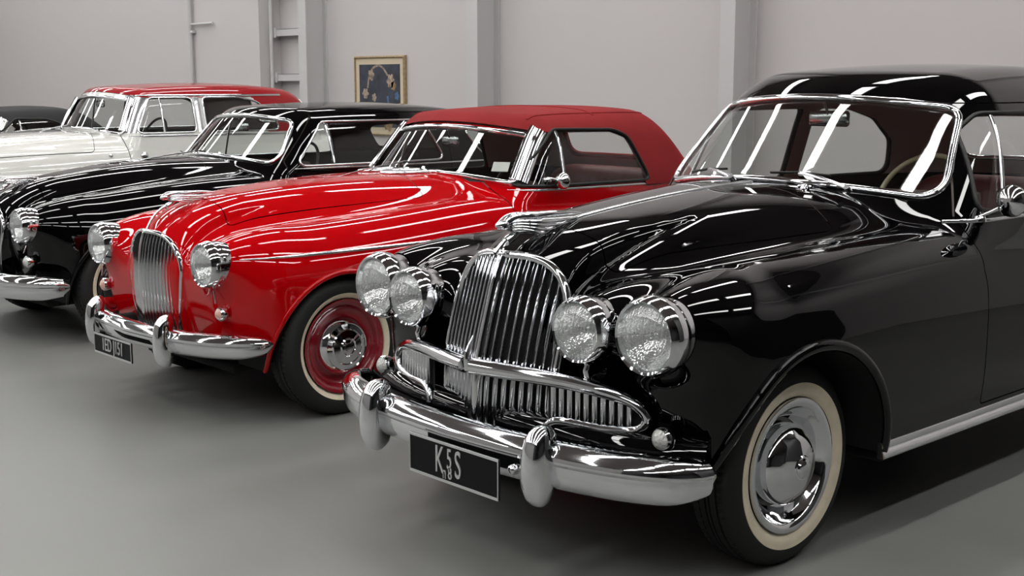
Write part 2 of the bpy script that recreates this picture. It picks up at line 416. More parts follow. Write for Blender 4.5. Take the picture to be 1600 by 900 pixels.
def liner(car, yh, zh, R, m='dark', lip=None, lipmat=None, xin=.42):
    mb = MB(); lp = MB(); th = np.linspace(math.radians(-28), math.radians(208), 56)
    yy = yh+R*np.cos(th); zz = zh+R*np.sin(th); keep = zz > car.p['zsill']; yy, zz = yy[keep], zz[keep]
    P = on_x(car.F, yy, zz, 1.1, .3); P[:, 2] = zz
    n = len(P); V = [tuple(p-[.004, 0, 0]) for p in P]+[(xin, p[1], p[2]) for p in P]; 
    mb.add(V, [(i, i+1, n+i+1, n+i) for i in range(n-1)]); mb.add([(xin, yh, zh)]+[(xin, p[1], p[2]) for p in P], [(0, i+1, i+2) for i in range(n-1)])
    mb.build('wheel_housing', m, car.root); l2 = MB(); l2.add([(-a, b, c) for a, b, c in mb.V], [f[::-1] for f in mb.F]); l2.build('wheel_housing', m, car.root)
    if lip:
        lp.add(*sweep(P+[lip*.2, 0, 0], np.array([1., 0, 0]), circ(1, 8, lip, lip*.7)))
        lp.build('wheel_arch_lip', lipmat, car.root); l2 = MB(); l2.add([(-a, b, c) for a, b, c in lp.V], [f[::-1] for f in lp.F]); l2.build('wheel_arch_lip', lipmat, car.root)

def copy_tree(o, parent):
    c = o.copy(); C.objects.link(c); c.parent = parent
    for ch in list(o.children): copy_tree(ch, c)
    return c
def tyre_mesh(R, W, r0):
    pr = [(r0, .30*W), (r0+.012, .42*W), (r0+.3*(R-r0), .5*W), (r0+.55*(R-r0), .515*W), (r0+.8*(R-r0), .47*W), (R-.012, .40*W), (R-.003, .35*W),
          (R, .31*W), (R, .21*W), (R-.007, .205*W), (R-.007, .18*W), (R, .175*W), (R+.001, .06*W), (R-.007, .055*W), (R-.007, .03*W), (R+.001, .025*W)]
    pr = pr+[(r, -a) for r, a in pr[::-1]]; n = 160; V = []; F = []; k = len(pr)
    for i in range(n):
        t = 2*PI*i/n
        for q, (r, a) in enumerate(pr):
            rr = r-(.005 if (i % 2 and r > R-.005 and abs(a) > .2*W) else 0); V.append((a, rr*math.cos(t), rr*math.sin(t)))
    for i in range(n):
        j = (i+1) % n
        for q in range(k-1): F.append((i*k+q, i*k+q+1, j*k+q+1, j*k+q))
    return V, F
def wheel(root, x, y, R, W, ww, rim_prof, rim_mat, cap_prof, face_prof=None, face_mat=None, steer=0):
    """wheel > tyre, whitewall, hubcap; the outer face looks to +x"""
    o = MB(); o.add(*lathe([(0.001, .2*W)]+rim_prof, 72)); w = o.build('wheel', rim_mat, root)
    V, F = tyre_mesh(R, W, rim_prof[-1][0]-.004); mesh('tyre', V, F, 'rubber', w, angle=35)
    if ww:
        r0 = rim_prof[-1][0]-.004
        def side(r):
            q = (r-r0)/(R-r0); return np.interp(q, [0, .1, .3, .55, .8, 1], [.30*W, .42*W, .5*W, .515*W, .47*W, .36*W])
        pr = [(r, float(side(r))+.0025) for r in np.linspace(ww[0], ww[1], 8)]; pr = [(ww[0], pr[0][1]-.012)]+pr+[(ww[1], pr[-1][1]-.012)]
        MB().add(*lathe(pr, 96)).build('whitewall_band', 'whitewall', w)
    if face_prof: MB().add(*lathe(face_prof, 96)).build('trim_ring', face_mat, w)
    MB().add(*lathe(cap_prof, 72)).build('hubcap', 'chrome_smooth', w, angle=30)
    w.location = (x, y, R); w.rotation_euler = (0, 0, 0); return w
def wheels(car, w, x, wb, R, rear_in=0.0):
    for sx, yy in ((-1, 0), (1, wb), (-1, wb)):
        c = copy_tree(w, car.root); c.location = (sx*(x-(rear_in if yy else 0)), yy, R); c.rotation_euler = (0, 0, PI if sx < 0 else 0)
def headlamp(root, x, y, z, r, depth=.12, label=None, tilt=0):
    b = MB().add(*lathe([(r*.80, -.004), (r*.83, .012), (r*.88, .016), (r*.92, .010), (r*.95, -.004), (r*1.0, -.018), (r*1.0, -.028), (r*.985, -.034), (r*.985, -.05), (r*.95, -depth), (r*.90, -depth-.02), (r*.86, -.135)], 64, axis='y', sgn=-1))
    h = b.build('headlamp', 'chrome', root, angle=30); h.location = (x, y, z)
    if label: h['label'] = label
    MB().add(*lathe([(r*.82, -.002), (r*.7, .013), (r*.5, .023), (r*.25, .029), (0.0005, .031)][::-1], 48, axis='y', sgn=-1)).build('lens', 'lens', h)
    MB().add(*lathe([(0.0005, -.095), (r*.2, -.09), (r*.4, -.075), (r*.6, -.05), (r*.75, -.02), (r*.83, .0)], 48, axis='y', sgn=-1)).build('reflector', 'reflector', h)
    MB().add(*lathe([(0.0005, -.04), (.010, -.042), (.015, -.05), (.015, -.07), (.008, -.09)], 16, axis='y', sgn=-1)).build('bulb', 'chrome_dull', h)
    return h
def small_lamp(root, name, x, y, z, r, m, stretch=1.3):
    o = MB().add(*lathe([(r*1.0, -.03), (r*1.15, -.01), (r*1.15, .0), (r, .008)], 32, axis='y', sgn=-1)).build(name, 'chrome', root)
    o.location = (x, y, z)
    MB().add(*lathe([(.0005, r*.55*stretch), (r*.35, r*.5*stretch), (r*.7, r*.34*stretch), (r, .004)], 32, axis='y', sgn=-1)).build('lens', m, o)
    return o
def bumper_profile(h, d=.05):
    """(up, out) cross-section of a ribbed chrome bumper blade"""
    return [(-.5*h, 0), (-.48*h, .45*d), (-.36*h, .80*d), (-.20*h, .98*d), (-.02*h, 1.02*d), (.06*h, 1.0*d), (.12*h, 1.12*d), (.22*h, 1.12*d), (.30*h, .98*d), (.40*h, .75*d), (.48*h, .4*d), (.5*h, 0), (.4*h, -.1*d), (-.4*h, -.1*d)]
def bumper(root, path, h, d=.05, label=None, prof=None, taper=.72):
    """path: half curve of (x, y, z) from centre outwards"""
    P = spline3(path, 26); full = np.concatenate([P[::-1]*[-1, 1, 1], P[1:]])
    T = np.gradient(full, axis=0); T /= np.linalg.norm(T, axis=1)[:, None]; N = np.stack([T[:, 1], -T[:, 0], 0*T[:, 0]], 1)
    n = len(full); t = np.abs(np.linspace(-1, 1, n)); sc = 1-(1-taper)*sstep(.82, .985, t); sc[0] = sc[-1] = taper*.35
    pr = prof or bumper_profile(h, d); V, F = sweep(full, N, [(-a, b) for a, b in pr], scale=sc)
    return MB().add(V, F).build('bumper', 'chrome', root, angle=35)
def overrider(root, x, y, z, hh, ww, d, parent):
    """rounded upright bumper guard"""
    n = 20; P = []; sc = []
    for i in range(n):
        t = i/(n-1); zz = z-hh/2+hh*t; bulge = math.sin(PI*min(1, t*1.05))*.012
        P.append((0, -bulge+(.03*(t-.8)/.2 if t > .8 else 0)+(.02*(.15-t)/.15 if t < .15 else 0), zz-z)); sc.append(max(.02, (1-abs(2*t-1)**5.0))**.5*(.86+.14*math.sin(PI*t)+(.12*(1-t))))
    V, F = sweep(P, np.array([0., -1, 0]), [(ww/2*math.copysign(abs(math.cos(a))**.8, math.cos(a)), d*math.copysign(abs(math.sin(a))**.75, math.sin(a))) for a in np.linspace(0, 2*PI, 20, endpoint=False)], scale=sc)
    o = MB().add(V, F).build('overrider', 'chrome', parent, angle=60); o.location = (x, y, z); return o
def text_mesh(name, s, size, m, parent, loc, rot=(PI/2, 0, 0), sx=1.0, depth=.0015, bold=.0):
    cu = bpy.data.curves.new(name, 'FONT'); cu.body = s; cu.size = size; cu.extrude = depth; cu.align_x = 'CENTER'; cu.align_y = 'CENTER'; cu.offset = bold
    t = bpy.data.objects.new(name+'_tmp', cu); C.objects.link(t); dg = bpy.context.evaluated_depsgraph_get(); me = bpy.data.meshes.new_from_object(t.evaluated_get(dg))
    bpy.data.objects.remove(t); bpy.data.curves.remove(cu); me.name = name; me.materials.clear(); o = link(name, me, m, parent); o.location = loc; o.rotation_euler = rot; o.scale = (sx, 1, 1); return o
def plate(root, x, y, z, w, h, s, size, sx=.8, bold=.0, rotz=0):
    o = MB().add(*box(-w/2, w/2, -.004, .004, -h/2, h/2, .003)).build('number_plate', 'plate', root, smooth=False); o.location = (x, y, z); o.rotation_euler = (0, 0, rotz)
    f = MB(); a, b = w/2-.004, h/2-.004
    f.add(*sweep([(-a, -.005, -b), (a, -.005, -b), (a, -.005, b), (-a, -.005, b)], np.array([0., -1, 0]), [(-.0045, -.001), (-.0045, .002), (.0045, .002), (.0045, -.001)], True))
    f.build('plate_border', 'platetext', o, smooth=False)
    if isinstance(s, str): s = [(s, size, 0, 0, sx)]
    for q, sz, dx, dz, sx_ in s: text_mesh('plate_lettering', q, sz, 'platetext', o, (dx, -.0055, dz), sx=sx_, bold=bold)
    return o
def wiper(root, base, tip, blade_dir, N, m='chrome_dull', bl=.26):
    """arm from base to tip, blade through the tip along blade_dir"""
    b, t, d, N = Vector(base), Vector(tip), Vector(blade_dir).normalized(), Vector(N).normalized(); mb = MB()
    mb.add(*tube([b+N*.0, b+N*.018, b+N*.03], .012, 10, up=(1, 0, 0)))
    mid = b.lerp(t, .45)+N*.03
    mb.add(*tube(spline3([b+N*.02, mid, t+N*.012], 10), .006, 6, sx=1.3, sy=.7, up=tuple(N)))
    o = mb.build('wiper', m, root)
    MB().add(*tube([t-d*bl/2+N*.002, t+N*.012, t+d*bl/2+N*.002], .005, 6, sx=.8, sy=1.4, up=tuple(N))).build('wiper_blade', 'seal', o); return o
def door_mirror(root, base, top, r, m='chrome', F=None):
    if F is not None: base = tuple(on_z(F, base[0], base[1])[0])
    b, t = Vector(base), Vector(top); mb = MB()
    mb.add(*lathe([(.001, .012), (.022, .010), (.026, 0), (.026, -.010)], 24, tuple(b), 'z'))
    mb.add(*tube(spline3([b+Vector((0, 0, .008)), b.lerp(t, .5)+Vector((.006, 0, .004)), t], 8), .007, 8, up=(1, 0, 0)))
    o = mb.build('door_mirror', m, root)
    MB().add(*lathe([(.0005, .045), (r*.4, .042), (r*.75, .030), (r*.97, .010), (r, -.004), (r*.93, -.010), (.0005, -.008)], 32, tuple(t), 'y', -1)).build('mirror_head', m, o)
    return o
def steering_wheel(root, c, R, m, tilt=-62):
    mb = MB(); th = np.linspace(0, 2*PI, 48, endpoint=False)
    mb.add(*tube([(R*math.cos(a), R*math.sin(a), 0) for a in th], .011, 10, closed=True))
    for a in (PI*.06, PI*.94, PI*1.5): mb.add(*tube([(.03*math.cos(a), .03*math.sin(a), -.02), (R*math.cos(a), R*math.sin(a), 0)], .008, 8))
    mb.add(*lathe([(.001, .01), (.03, .005), (.036, -.015), (.03, -.04)], 24, axis='z'))
    o = mb.build('steering_wheel', m, root); o.location = c; o.rotation_euler = (math.radians(-tilt), 0, 0)
    MB().add(*tube([(0, 0, -.02), (0, 0, -.45)], .02, 10, up=(1, 0, 0))).build('steering_column', 'seal', o); return o
def bench(root, y, z, w, top, m, name='bench_seat', pleats=14, depth=.5, rake=.16):
    """cushion and pleated backrest"""
    def pad(fn, nu, nv):
        V = [fn(i/(nu-1), j/(nv-1)) for i in range(nu) for j in range(nv)]; F = [(i*nv+j, i*nv+j+1, (i+1)*nv+j+1, (i+1)*nv+j) for i in range(nu-1) for j in range(nv-1)]; return V, F
    nu = pleats*8+1
    def cush(u, v):
        a = PI*v; x = (u-.5)*2*w; e = (1-abs(2*u-1)**8)**.5; pl = .010*abs(math.sin(PI*u*pleats))
        return (x, y+depth*.5*-math.cos(a)-.05, z+(.12+pl)*math.sin(a)**.35*e if 0 < v < 1 else z-.1)
    def back(u, v):
        x = (u-.5)*2*w; e = (1-abs(2*u-1)**7)**.5; H = (top-z+.1)*(.82+.18*e); pl = .010*abs(math.sin(PI*u*pleats)); tt = v*1.0
        if tt < .7: h = tt/.7; yy = -.09-pl*math.sin(PI*min(1, h*1.15)) if h < .93 else -.07
        else: h = 1-(tt-.7)/.3*1.0; yy = .09
        k = abs(2*((tt-.7)/.05+.5)-1) if abs(tt-.7) < .05 else 1
        if abs(tt-.7) < .08:
            a = (tt-.62)/.16*PI; return (x, y+depth*.5+rake*1.0-.09*math.cos(a), z-.1+H*.93+.07*H*math.sin(a))
        hh = H*.93*(tt/.62) if tt < .62 else H*.93*(1-(tt-.78)/.22)
        return (x, y+depth*.5+rake*(hh/H)+(-.09-pl*math.sin(PI*min(1, max(0, hh/H))) if tt < .62 else .09), z-.1+hh)
    mb = MB(); o = MB().add(*pad(back, nu, 30)).build(name, m, root, angle=80)
    MB().add(*pad(cush, nu, 14)).build('seat_cushion', m, o, angle=80)
    return o
def dash(root, y, x, z, m='wood', f=.14):
    """dashboard with a rounded top roll and instruments"""
    xs = np.linspace(-x, x, 30); P = [(a, y+f*(a/x)**2, z) for a in xs]
    o = MB().add(*sweep(P, np.array([0., 0, 1]), [(-.10, .0), (-.07, .022), (0, .03), (.06, .02), (.075, 0), (.07, -.14), (-.09, -.16)])).build('dashboard', m, root, angle=50)
    for a in (-.08, .06):
        MB().add(*lathe([(.001, .004), (.045, .004), (.05, .009), (.055, 0)], 24, (a, y+.085, z-.07), 'y', 1)).build('instrument_dial', 'cream', o)
    return o
def lining(car, zcut, m, d=.022):
    """inner skins: headlining above the waist, dark inner panels below"""
    V, T = car.V, car.T; (v, t), (v2, t2) = clip(V, T, zcut-V[:, 2])
    c = car.F.cabin(v[:, 0], v[:, 1], v[:, 2])-car.F.body(v[:, 0], v[:, 1], v[:, 2])
    (v, t), _ = clip(v, t, c); car.part('headlining', (v, t), m, off=-d, flip=True)
    (v2, t2), _ = clip(v2, t2, .45-v2[:, 1]); car.part('inner_panels', (v2, t2), 'dark', off=-.014)

# ================================================================ ROOM
def tag(o, label, cat, group=None):
    o['label'] = label; o['category'] = cat
    if group: o['group'] = group
    return o
def structure(name, V, F, m, **k):
    o = mesh(name, V, F, m, None, None, False); o['kind'] = 'structure'; return o
def wall_mat(name, col):
    m = mat(name, col, .6); nt = m.node_tree; b = nt.nodes['Principled BSDF']
    tc = nt.nodes.new('ShaderNodeTexCoord'); n = nt.nodes.new('ShaderNodeTexNoise'); n.inputs['Scale'].default_value = 2.2; n.inputs['Detail'].default_value = 4
    bp = nt.nodes.new('ShaderNodeBump'); bp.inputs['Strength'].default_value = .12; bp.inputs['Distance'].default_value = .02
    nt.links.new(tc.outputs['Object'], n.inputs[0]); nt.links.new(n.outputs[0], bp.inputs['Height']); nt.links.new(bp.outputs[0], b.inputs['Normal'])
    return m
M['wall'] = wall_mat('painted_wall', (.56, .532, .528))
M['wall_dark'] = wall_mat('charcoal_wall', (.012, .012, .013))
M['wall_mid'] = wall_mat('grey_wall', (.22, .215, .21))
M['ceil'] = wall_mat('ceiling_paint', (.16, .14, .135))
M['steel'] = mat('painted_steel', (.55, .54, .54), .45)
def floor_mat():
    m = mat('grey_floor_coating', (.19, .192, .184), .42, spec=.4); nt = m.node_tree; b = nt.nodes['Principled BSDF']
    tc = nt.nodes.new('ShaderNodeTexCoord'); mp = nt.nodes.new('ShaderNodeMapping'); mp.inputs['Scale'].default_value = (.5, 1.0, 1)
    n = nt.nodes.new('ShaderNodeTexNoise'); n.inputs['Scale'].default_value = 1.1; n.inputs['Detail'].default_value = 7
    r = nt.nodes.new('ShaderNodeValToRGB'); r.color_ramp.elements[0].position = .35; r.color_ramp.elements[1].position = .7
    r.color_ramp.elements[0].color = (.168, .170, .162, 1); r.color_ramp.elements[1].color = (.212, .214, .204, 1)
    r2 = nt.nodes.new('ShaderNodeMapRange'); r2.inputs[3].default_value = .36; r2.inputs[4].default_value = .55
    nt.links.new(tc.outputs['Object'], mp.inputs[0]); nt.links.new(mp.outputs[0], n.inputs[0]); nt.links.new(n.outputs[0], r.inputs[0]); nt.links.new(r.outputs[0], b.inputs['Base Color'])
    nt.links.new(n.outputs[0], r2.inputs[0]); nt.links.new(r2.outputs[0], b.inputs['Roughness']); return m
M['floor'] = floor_mat()
X0, X1, Y0, Y1, ZC = -27., 9., -9., 10., 6.2
structure('floor', [(X0, Y0, 0), (X1, Y0, 0), (X1, Y1, 0), (X0, Y1, 0)], [(0, 1, 2, 3)], 'floor')
structure('ceiling', *box(X0, X1, Y0, Y1, ZC, ZC+.2), 'ceil')
structure('wall_left', *box(X0-.2, X0, Y0, Y1, 0, ZC), 'wall'); structure('wall_right', *box(X1, X1+.2, Y0, Y1, 0, ZC), 'wall_dark')
structure('wall_front', *box(X0, -1.5, Y0-.2, Y0, 0, ZC), 'wall_mid'); structure('wall_front_right', *box(-1.5, X1, Y0-.2, Y0, 0, ZC), 'wall_dark'); structure('wall_back', *box(X0-.2, X1+.2, Y1, Y1+.2, 0, ZC), 'wall')  # front wall split in two tones to steer fender and chrome reflections
DIFF = bpy.data.materials.new('light_diffuser'); DIFF.use_nodes = True
nt = DIFF.node_tree; nt.nodes.clear(); e_ = nt.nodes.new('ShaderNodeEmission'); e_.inputs[0].default_value = (1, .99, .97, 1); e_.inputs[1].default_value = LAMP
o_ = nt.nodes.new('ShaderNodeOutputMaterial'); nt.links.new(e_.outputs[0], o_.inputs[0])
M['diff'] = DIFF

def vbar(x, z0, z1, yf, wd, dp, n=14, side=None):
    z = np.linspace(z0, z1, n); return sweep([(x, yf(x, q), q) for q in z], np.array([0., -1, 0]), [(-wd, -dp), (-wd, 0), (-wd*.55, dp*.75), (0, dp), (wd*.55, dp*.75), (wd, 0), (wd, -dp)])
# ornament: winged figure on the shell
def ornament(root, y, z, s=1.0):
    mb = MB()
    mb.add(*tube(spline3([(0, y-.03*s, z+.035*s), (0, y+.0*s, z+.05*s), (0, y+.07*s, z+.055*s), (0, y+.2*s, z+.056*s), (0, y+.33*s, z+.05*s)], 20), .014*s, 10, scale=[.55, .9, 1.1, 1.2, 1.15, 1.1, 1.2, 1.1, 1.0, .95, .9, .85, .8, .7, .62, .55, .45, .35, .25, .1]))
    for q in (1, -1):
        for k in range(4):
            mb.add(*tube(spline3([(q*.012*s, y+.0*s, z+(.042-.008*k)*s), (q*(.030+.004*k)*s, y+.06*s, z+(.040-.010*k)*s), (q*(.028+.003*k)*s, y+(.17-.02*k)*s, z+(.034-.012*k)*s), (q*.012*s, y+(.30-.05*k)*s, z+(.036-.014*k)*s)], 18), .0085*s, 10, scale=[.3, .8]+list(np.linspace(1.1, .25, 16))))
    mb.add(*tube(spline3([(0, y-.02*s, z-.02*s), (0, y+.02*s, z+.0*s), (0, y+.05*s, z+.04*s)], 8), .016*s, 8, up=(0, 1, 0)))
    mb.add(*lathe([(.0005, -.062*s), (.006*s, -.060*s), (.012*s, -.050*s), (.0155*s, -.036*s), (.0150*s, -.020*s), (.010*s, -.004*s), (.0005, .002*s)], 20, (0, y, z+.034*s), 'y'))
    mb.add(*tube(spline3([(0, y-.05*s, z+.046*s), (0, y-.02*s, z+.062*s), (0, y+.04*s, z+.066*s)], 10), .006*s, 8, up=(1, 0, 0), scale=list(np.linspace(.5, 1, 10))))
    return mb.build('bonnet_ornament', 'chrome', root)

# ================================================================ ROOM DETAILS
YF = Y1-.35
structure('unseen_dark_screen', *box(2.6, 2.75, 4.2, Y1, 0, ZC), 'wall_dark')  # unseen, added so the near saloon's side reflects something dark
n_ = 0
def trim(mb, m='steel', smooth=False):
    global n_
    n_ += 1; o = mb.build('trim_%d' % n_, m, None, smooth=smooth); o['kind'] = 'structure'; return o
for xa, xb in ((-7.53, -7.355), (-11.18, -10.985), (-14.64, -14.455), (-3.9, -3.72), (-.3, -.12)):   # portal columns: flange, web, wall flange
    c_ = (xa+xb)/2; o = MB().add(*box(xa, xb, YF, YF+.025, 0, ZC, .003)).add(*box(c_-.012, c_+.012, YF+.025, Y1-.02, 0, ZC)).add(*box(xa, xb, Y1-.02, Y1, 0, ZC, .003)); trim(o)
structure('wall_back_lining', *box(X0, -15.62, YF, Y1, 0, ZC), 'wall')
for z_ in (1.06, 1.68, 2.30, 2.92, 3.54, 4.16, 4.78, 5.4):                   # wall rails in the open bay
    trim(MB().add(*box(-15.62, -14.56, Y1-.14, Y1-.125, z_-.05, z_+.05, .003)).add(*box(-15.62, -14.56, Y1-.14, Y1, z_+.038, z_+.05, .003)).add(*box(-15.60, -15.50, Y1-.16, Y1-.14, z_-.07, z_+.07, .004)))
trim(MB().add(*tube([(-15.56, Y1-.19, 0), (-15.56, Y1-.19, ZC)], .028, 12, up=(1, 0, 0))), smooth=True)
trim(MB().add(*tube([(-17.47, YF-.06, 0), (-17.47, YF-.06, ZC)], .038, 14, up=(1, 0, 0))).add(*box(-17.56, -17.38, YF-.07, YF, 2.34, 2.38, .004)).add(*box(-17.56, -17.38, YF-.07, YF, .7, .74, .004)), smooth=True)
trim(MB().add(*tube([(-17.47, YF-.05, 2.47), (-16.8, YF-.05, 2.47)], .018, 10)), smooth=True)

# framed picture
def art_mat():
    m = mat('painted_canvas', (.03, .035, .05), .6); nt = m.node_tree; b = nt.nodes['Principled BSDF']; L = nt.links
    tc = nt.nodes.new('ShaderNodeTexCoord'); n = nt.nodes.new('ShaderNodeTexNoise'); n.inputs['Scale'].default_value = 6; n.inputs['Detail'].default_value = 5
    r = nt.nodes.new('ShaderNodeValToRGB'); e = r.color_ramp.elements; e[0].position = .3; e[0].color = (.016, .018, .026, 1); e[1].position = .75; e[1].color = (.05, .06, .09, 1)
    L.new(tc.outputs['Object'], n.inputs[0]); L.new(n.outputs[0], r.inputs[0]); L.new(r.outputs[0], b.inputs['Base Color']); return m
M['art'] = art_mat(); M['gilt'] = mat('gilt_frame', (.36, .26, .14), .4, .3, noise=(30, .2, 3)); M['mount'] = mat('cream_mount', (.62, .52, .38), .7)
M['petal'] = mat('pale_brushwork', (.32, .25, .20), .7, noise=(22, .5, 4)); M['petal2'] = mat('ochre_brushwork', (.28, .18, .09), .7, noise=(22, .5, 4)); M['petal3'] = mat('blue_brushwork', (.06, .14, .26), .7, noise=(22, .4, 4))
pic = bpy.data.objects.new('framed_picture', None); C.objects.link(pic); PX0, PX1, PZ0, PZ1 = -13.816, -12.724, .92, 1.955; pcx, pcz = (PX0+PX1)/2, (PZ0+PZ1)/2; hw, hh = (PX1-PX0)/2, (PZ1-PZ0)/2
pic.location = (pcx, Y1, pcz); tag(pic, 'dark floral painting in a thin gilt frame hanging on the white back wall', 'picture')
fr = MB().add(*sweep([(-hw+.02, -.03, -hh+.02), (hw-.02, -.03, -hh+.02), (hw-.02, -.03, hh-.02), (-hw+.02, -.03, hh-.02)], np.array([0., -1, 0]), [(-.02, -.03), (-.02, .012), (-.008, .02), (.008, .008), (.02, .004), (.02, -.03)], True)).build('frame', 'gilt', pic, smooth=False)
MB().add(*box(-hw+.03, hw-.03, -.026, -.006, -hh+.03, hh-.03)).build('mount', 'mount', pic, smooth=False)
cv = MB().add(*box(-hw+.115, hw-.115, -.032, -.024, -hh+.115, hh-.115)).build('canvas', 'art', pic, smooth=False)
def blob(x, z, r, m, n=9, name='painted_blossom'):
    V = [(x, -.0335, z)]; F = []; N_ = n*6
    for i in range(N_):
        a = 2*PI*i/N_; q = r*(.72+.28*abs(math.cos(a*n/2)))*(.9+.2*random.random()); V.append((x+q*math.cos(a), -.0335, z+q*math.sin(a)*1.1))
    F = [(0, 1+(i+1) % N_, 1+i) for i in range(N_)]; return mesh(name, V, F, m, cv, None, False)
for x, z, r, m in ((-.17, .27, .07, 'petal'), (.24, .19, .085, 'petal'), (.30, .13, .06, 'petal2'), (-.30, .03, .07, 'petal'), (-.11, -.02, .05, 'petal'), (.05, -.17, .08, 'petal2'), (-.36, -.20, .045, 'petal'), (-.2, -.21, .05, 'petal'), (.12, -.30, .07, 'petal2'), (.18, -.36, .09, 'petal2'), (.37, .0, .05, 'petal3')):
    blob(x, z, r, m, random.choice((5, 6, 7)))
MB().add(*sweep(spline3([(-.25, -.033, .1), (-.15, -.033, .34), (.02, -.033, .385), (.18, -.033, .26)], 20), np.array([0., -1, 0]), [(-.014, -.001), (-.014, .001), (.014, .001), (.014, -.001)])).build('painted_stem', 'petal', cv, smooth=False)
MB().add(*sweep(spline3([(.17, -.033, .0), (.185, -.033, -.1), (.16, -.033, -.22)], 12), np.array([0., -1, 0]), [(-.02, -.001), (-.02, .001), (.02, .001), (.02, -.001)])).build('painted_stem', 'petal3', cv, smooth=False)

# ================================================================ CEILING LIGHTS
k = 0
for xr in (-24., -20.8, -17.6, -14.4, -11.2, -8., -4.8, -1.6, 1.2):
    for yr in (-6.6, -3.7, -.8, 2.1, 5.0, 7.9):
        o = bpy.data.objects.new('ceiling_light', None); C.objects.link(o); o.location = (xr, yr, ZC-.25)
        tag(o, 'long white strip light fixed in a row on the ceiling', 'ceiling light', 'strip lights on the ceiling')
        if k == 0:
            f = MB().add(*box(-.20, .20, -1.25, 1.25, .01, .12, .01)).build('frame', 'steel', o, smooth=False)
            d = MB().add(*box(-.16, .16, -1.2, 1.2, -.02, .012)).build('diffuser', 'diff', o, smooth=False); f0, d0 = f, d
        else:
            for q in (f0, d0): c_ = q.copy(); C.objects.link(c_); c_.parent = o
        k += 1

# ================================================================ CAR A  black four-lamp saloon
prA = S((.15, -.07), (.4, -.012), (.65, 0), (.85, -.012), (1.0, -.05), (1.2, -.10))
def creaseA(y, z):
    zz = np.interp(np.asarray(y, float), [-.6, -.2, 1.0, 1.6], [.83, .845, .92, .94]); f = sstep(-.70, -.35, y)*(1-sstep(1.4, 4.0, y))
    return .010*(1+np.tanh((z-zz)/.030))*f-.010
prowA = S((.3, -.66), (.44, -.675), (.66, -.665), (.9, -.60), (1.0, -.565), (1.1, -.45), (1.2, -.1))
facA = S((.2, -.40), (.45, -.50), (.7, -.53), (.85, -.52), (.95, -.44), (1.05, -.25), (1.2, .2))
def frontA(X, z):
    z = np.asarray(z, float); prow = prowA(z)+.36*X+70*np.maximum(X-.225, 0)**2; fac = facA(z)+.55*np.maximum(X-.5, 0)**2
    return smin(prow, fac, .05)
rearA = lambda X, z: 4.35-.35*(np.asarray(z, float)-.55)**2-.25*X*X
pA = dict(zc=S((-.66, 1.045), (-.5, 1.085), (-.3, 1.118), (.12, 1.165), (.7, 1.20), (1.1, 1.20), (3.0, 1.16), (3.7, 1.04), (4.4, .80)),
          wh=S((-.6, .33), (-.2, .42), (.4, .52), (1.1, .66), (3, .62), (4.4, .5)), hd=.18, hp=3.4,
          xf=S((-.6, .60), (.4, .64), (1.2, .69), (4.4, .66)), zf=S((-.65, .965), (-.4, .99), (0, 1.015), (.5, 1.04), (1.1, 1.065), (2, 1.05), (3, 1.02), (3.7, .92), (4.4, .7)),
          fq=.9, w=S((-.65, .83), (-.3, .878), (.1, .90), (.6, .908), (1.2, .91), (2, .91), (3, .892), (3.7, .83), (4.4, .70)), prof=prA, crease=creaseA,
          front=frontA, rear=rearA, pods=((.672, -.36, .85, .138, .25, .130), (.425, -.42, .84, .12, .22, .115)), zb=.22, zsill=.305, zfront=.33, lampholes=((.672, .845, .127), (.425, .835, .111)), kt=.20, kf=.17, kh=.10,
          cab=dict(w=S((.9, .80), (1.4, .82), (2.2, .81), (3.2, .70)), tum=.30, z=S((.9, 1.53), (1.2, 1.61), (1.6, 1.665), (2.1, 1.69), (2.7, 1.665), (3.4, 1.52)), crown=.10, ks=.26,
                   ws=lambda X, z: .90+1.05*(z-1.225)+.62*X*X, rw=lambda X, z: 3.70-.60*(z-1.1)-.2*X*X, kf=.13, kr=.55, kj=.05))
A = Car('classic_saloon_car', 'large black saloon with four round headlamps and tall chrome grille, nearest the viewer', 'car', (-3.12, 3.43, 0), pA, h=.0125)
FA = A.F
A.cut(arch_fn(0, .335, .43)); A.cut(arch_fn(3.05, .335, .42))
wsP = [(-.600, 1.270), (.600, 1.270), (.535, 1.478), (-.535, 1.478)]
wsfn = lambda x, y, z: np.maximum(sdpoly(wsP, x, z+.13*x*x, .062), y-1.9)
ws = A.cut(wsfn)
w1 = [(1.245, 1.13), (2.10, 1.13), (2.10, 1.45), (1.45, 1.45), (1.35, 1.39)]
w1fn = lambda x, y, z: np.maximum(sdpoly(w1, y, z, .03), .3-x)
win1 = A.cut(w1fn)
w2 = [(2.29, 1.15), (2.96, 1.15), (2.92, 1.26), (2.74, 1.37), (2.52, 1.42), (2.29, 1.43)]
win2 = A.cut(lambda x, y, z: np.maximum(sdpoly(w2, y, z, .05), .3-x))
rw = A.cut(lambda x, y, z: np.maximum(sdpoly([(-.42, 1.24), (.42, 1.24), (.36, 1.38), (-.36, 1.38)], x, z, .06), 2.6-y))
lining(A, 1.1, 'lining')
hoodfn = lambda x, y, z: np.maximum(sdpoly([(-.30, -.30), (.30, -.30), (.50, .66), (-.50, .66)], x, y+.3*x*x, .03), .7-z)
hood = A.cut(hoodfn, .0025)
d1fn = lambda x, y, z: np.maximum(sdpoly([(1.12, .40), (2.18, .40), (2.18, 1.50), (1.38, 1.50), (1.12, 1.08)], y, z, .02), .4-x)
door1 = A.cut(d1fn, .0028)
door2 = A.cut(lambda x, y, z: np.maximum(sdpoly([(2.225, .40), (2.62, .40), (2.86, .80), (3.06, 1.10), (3.03, 1.28), (2.8, 1.45), (2.5, 1.50), (2.225, 1.50)], y, z, .02), .4-x), .0028)
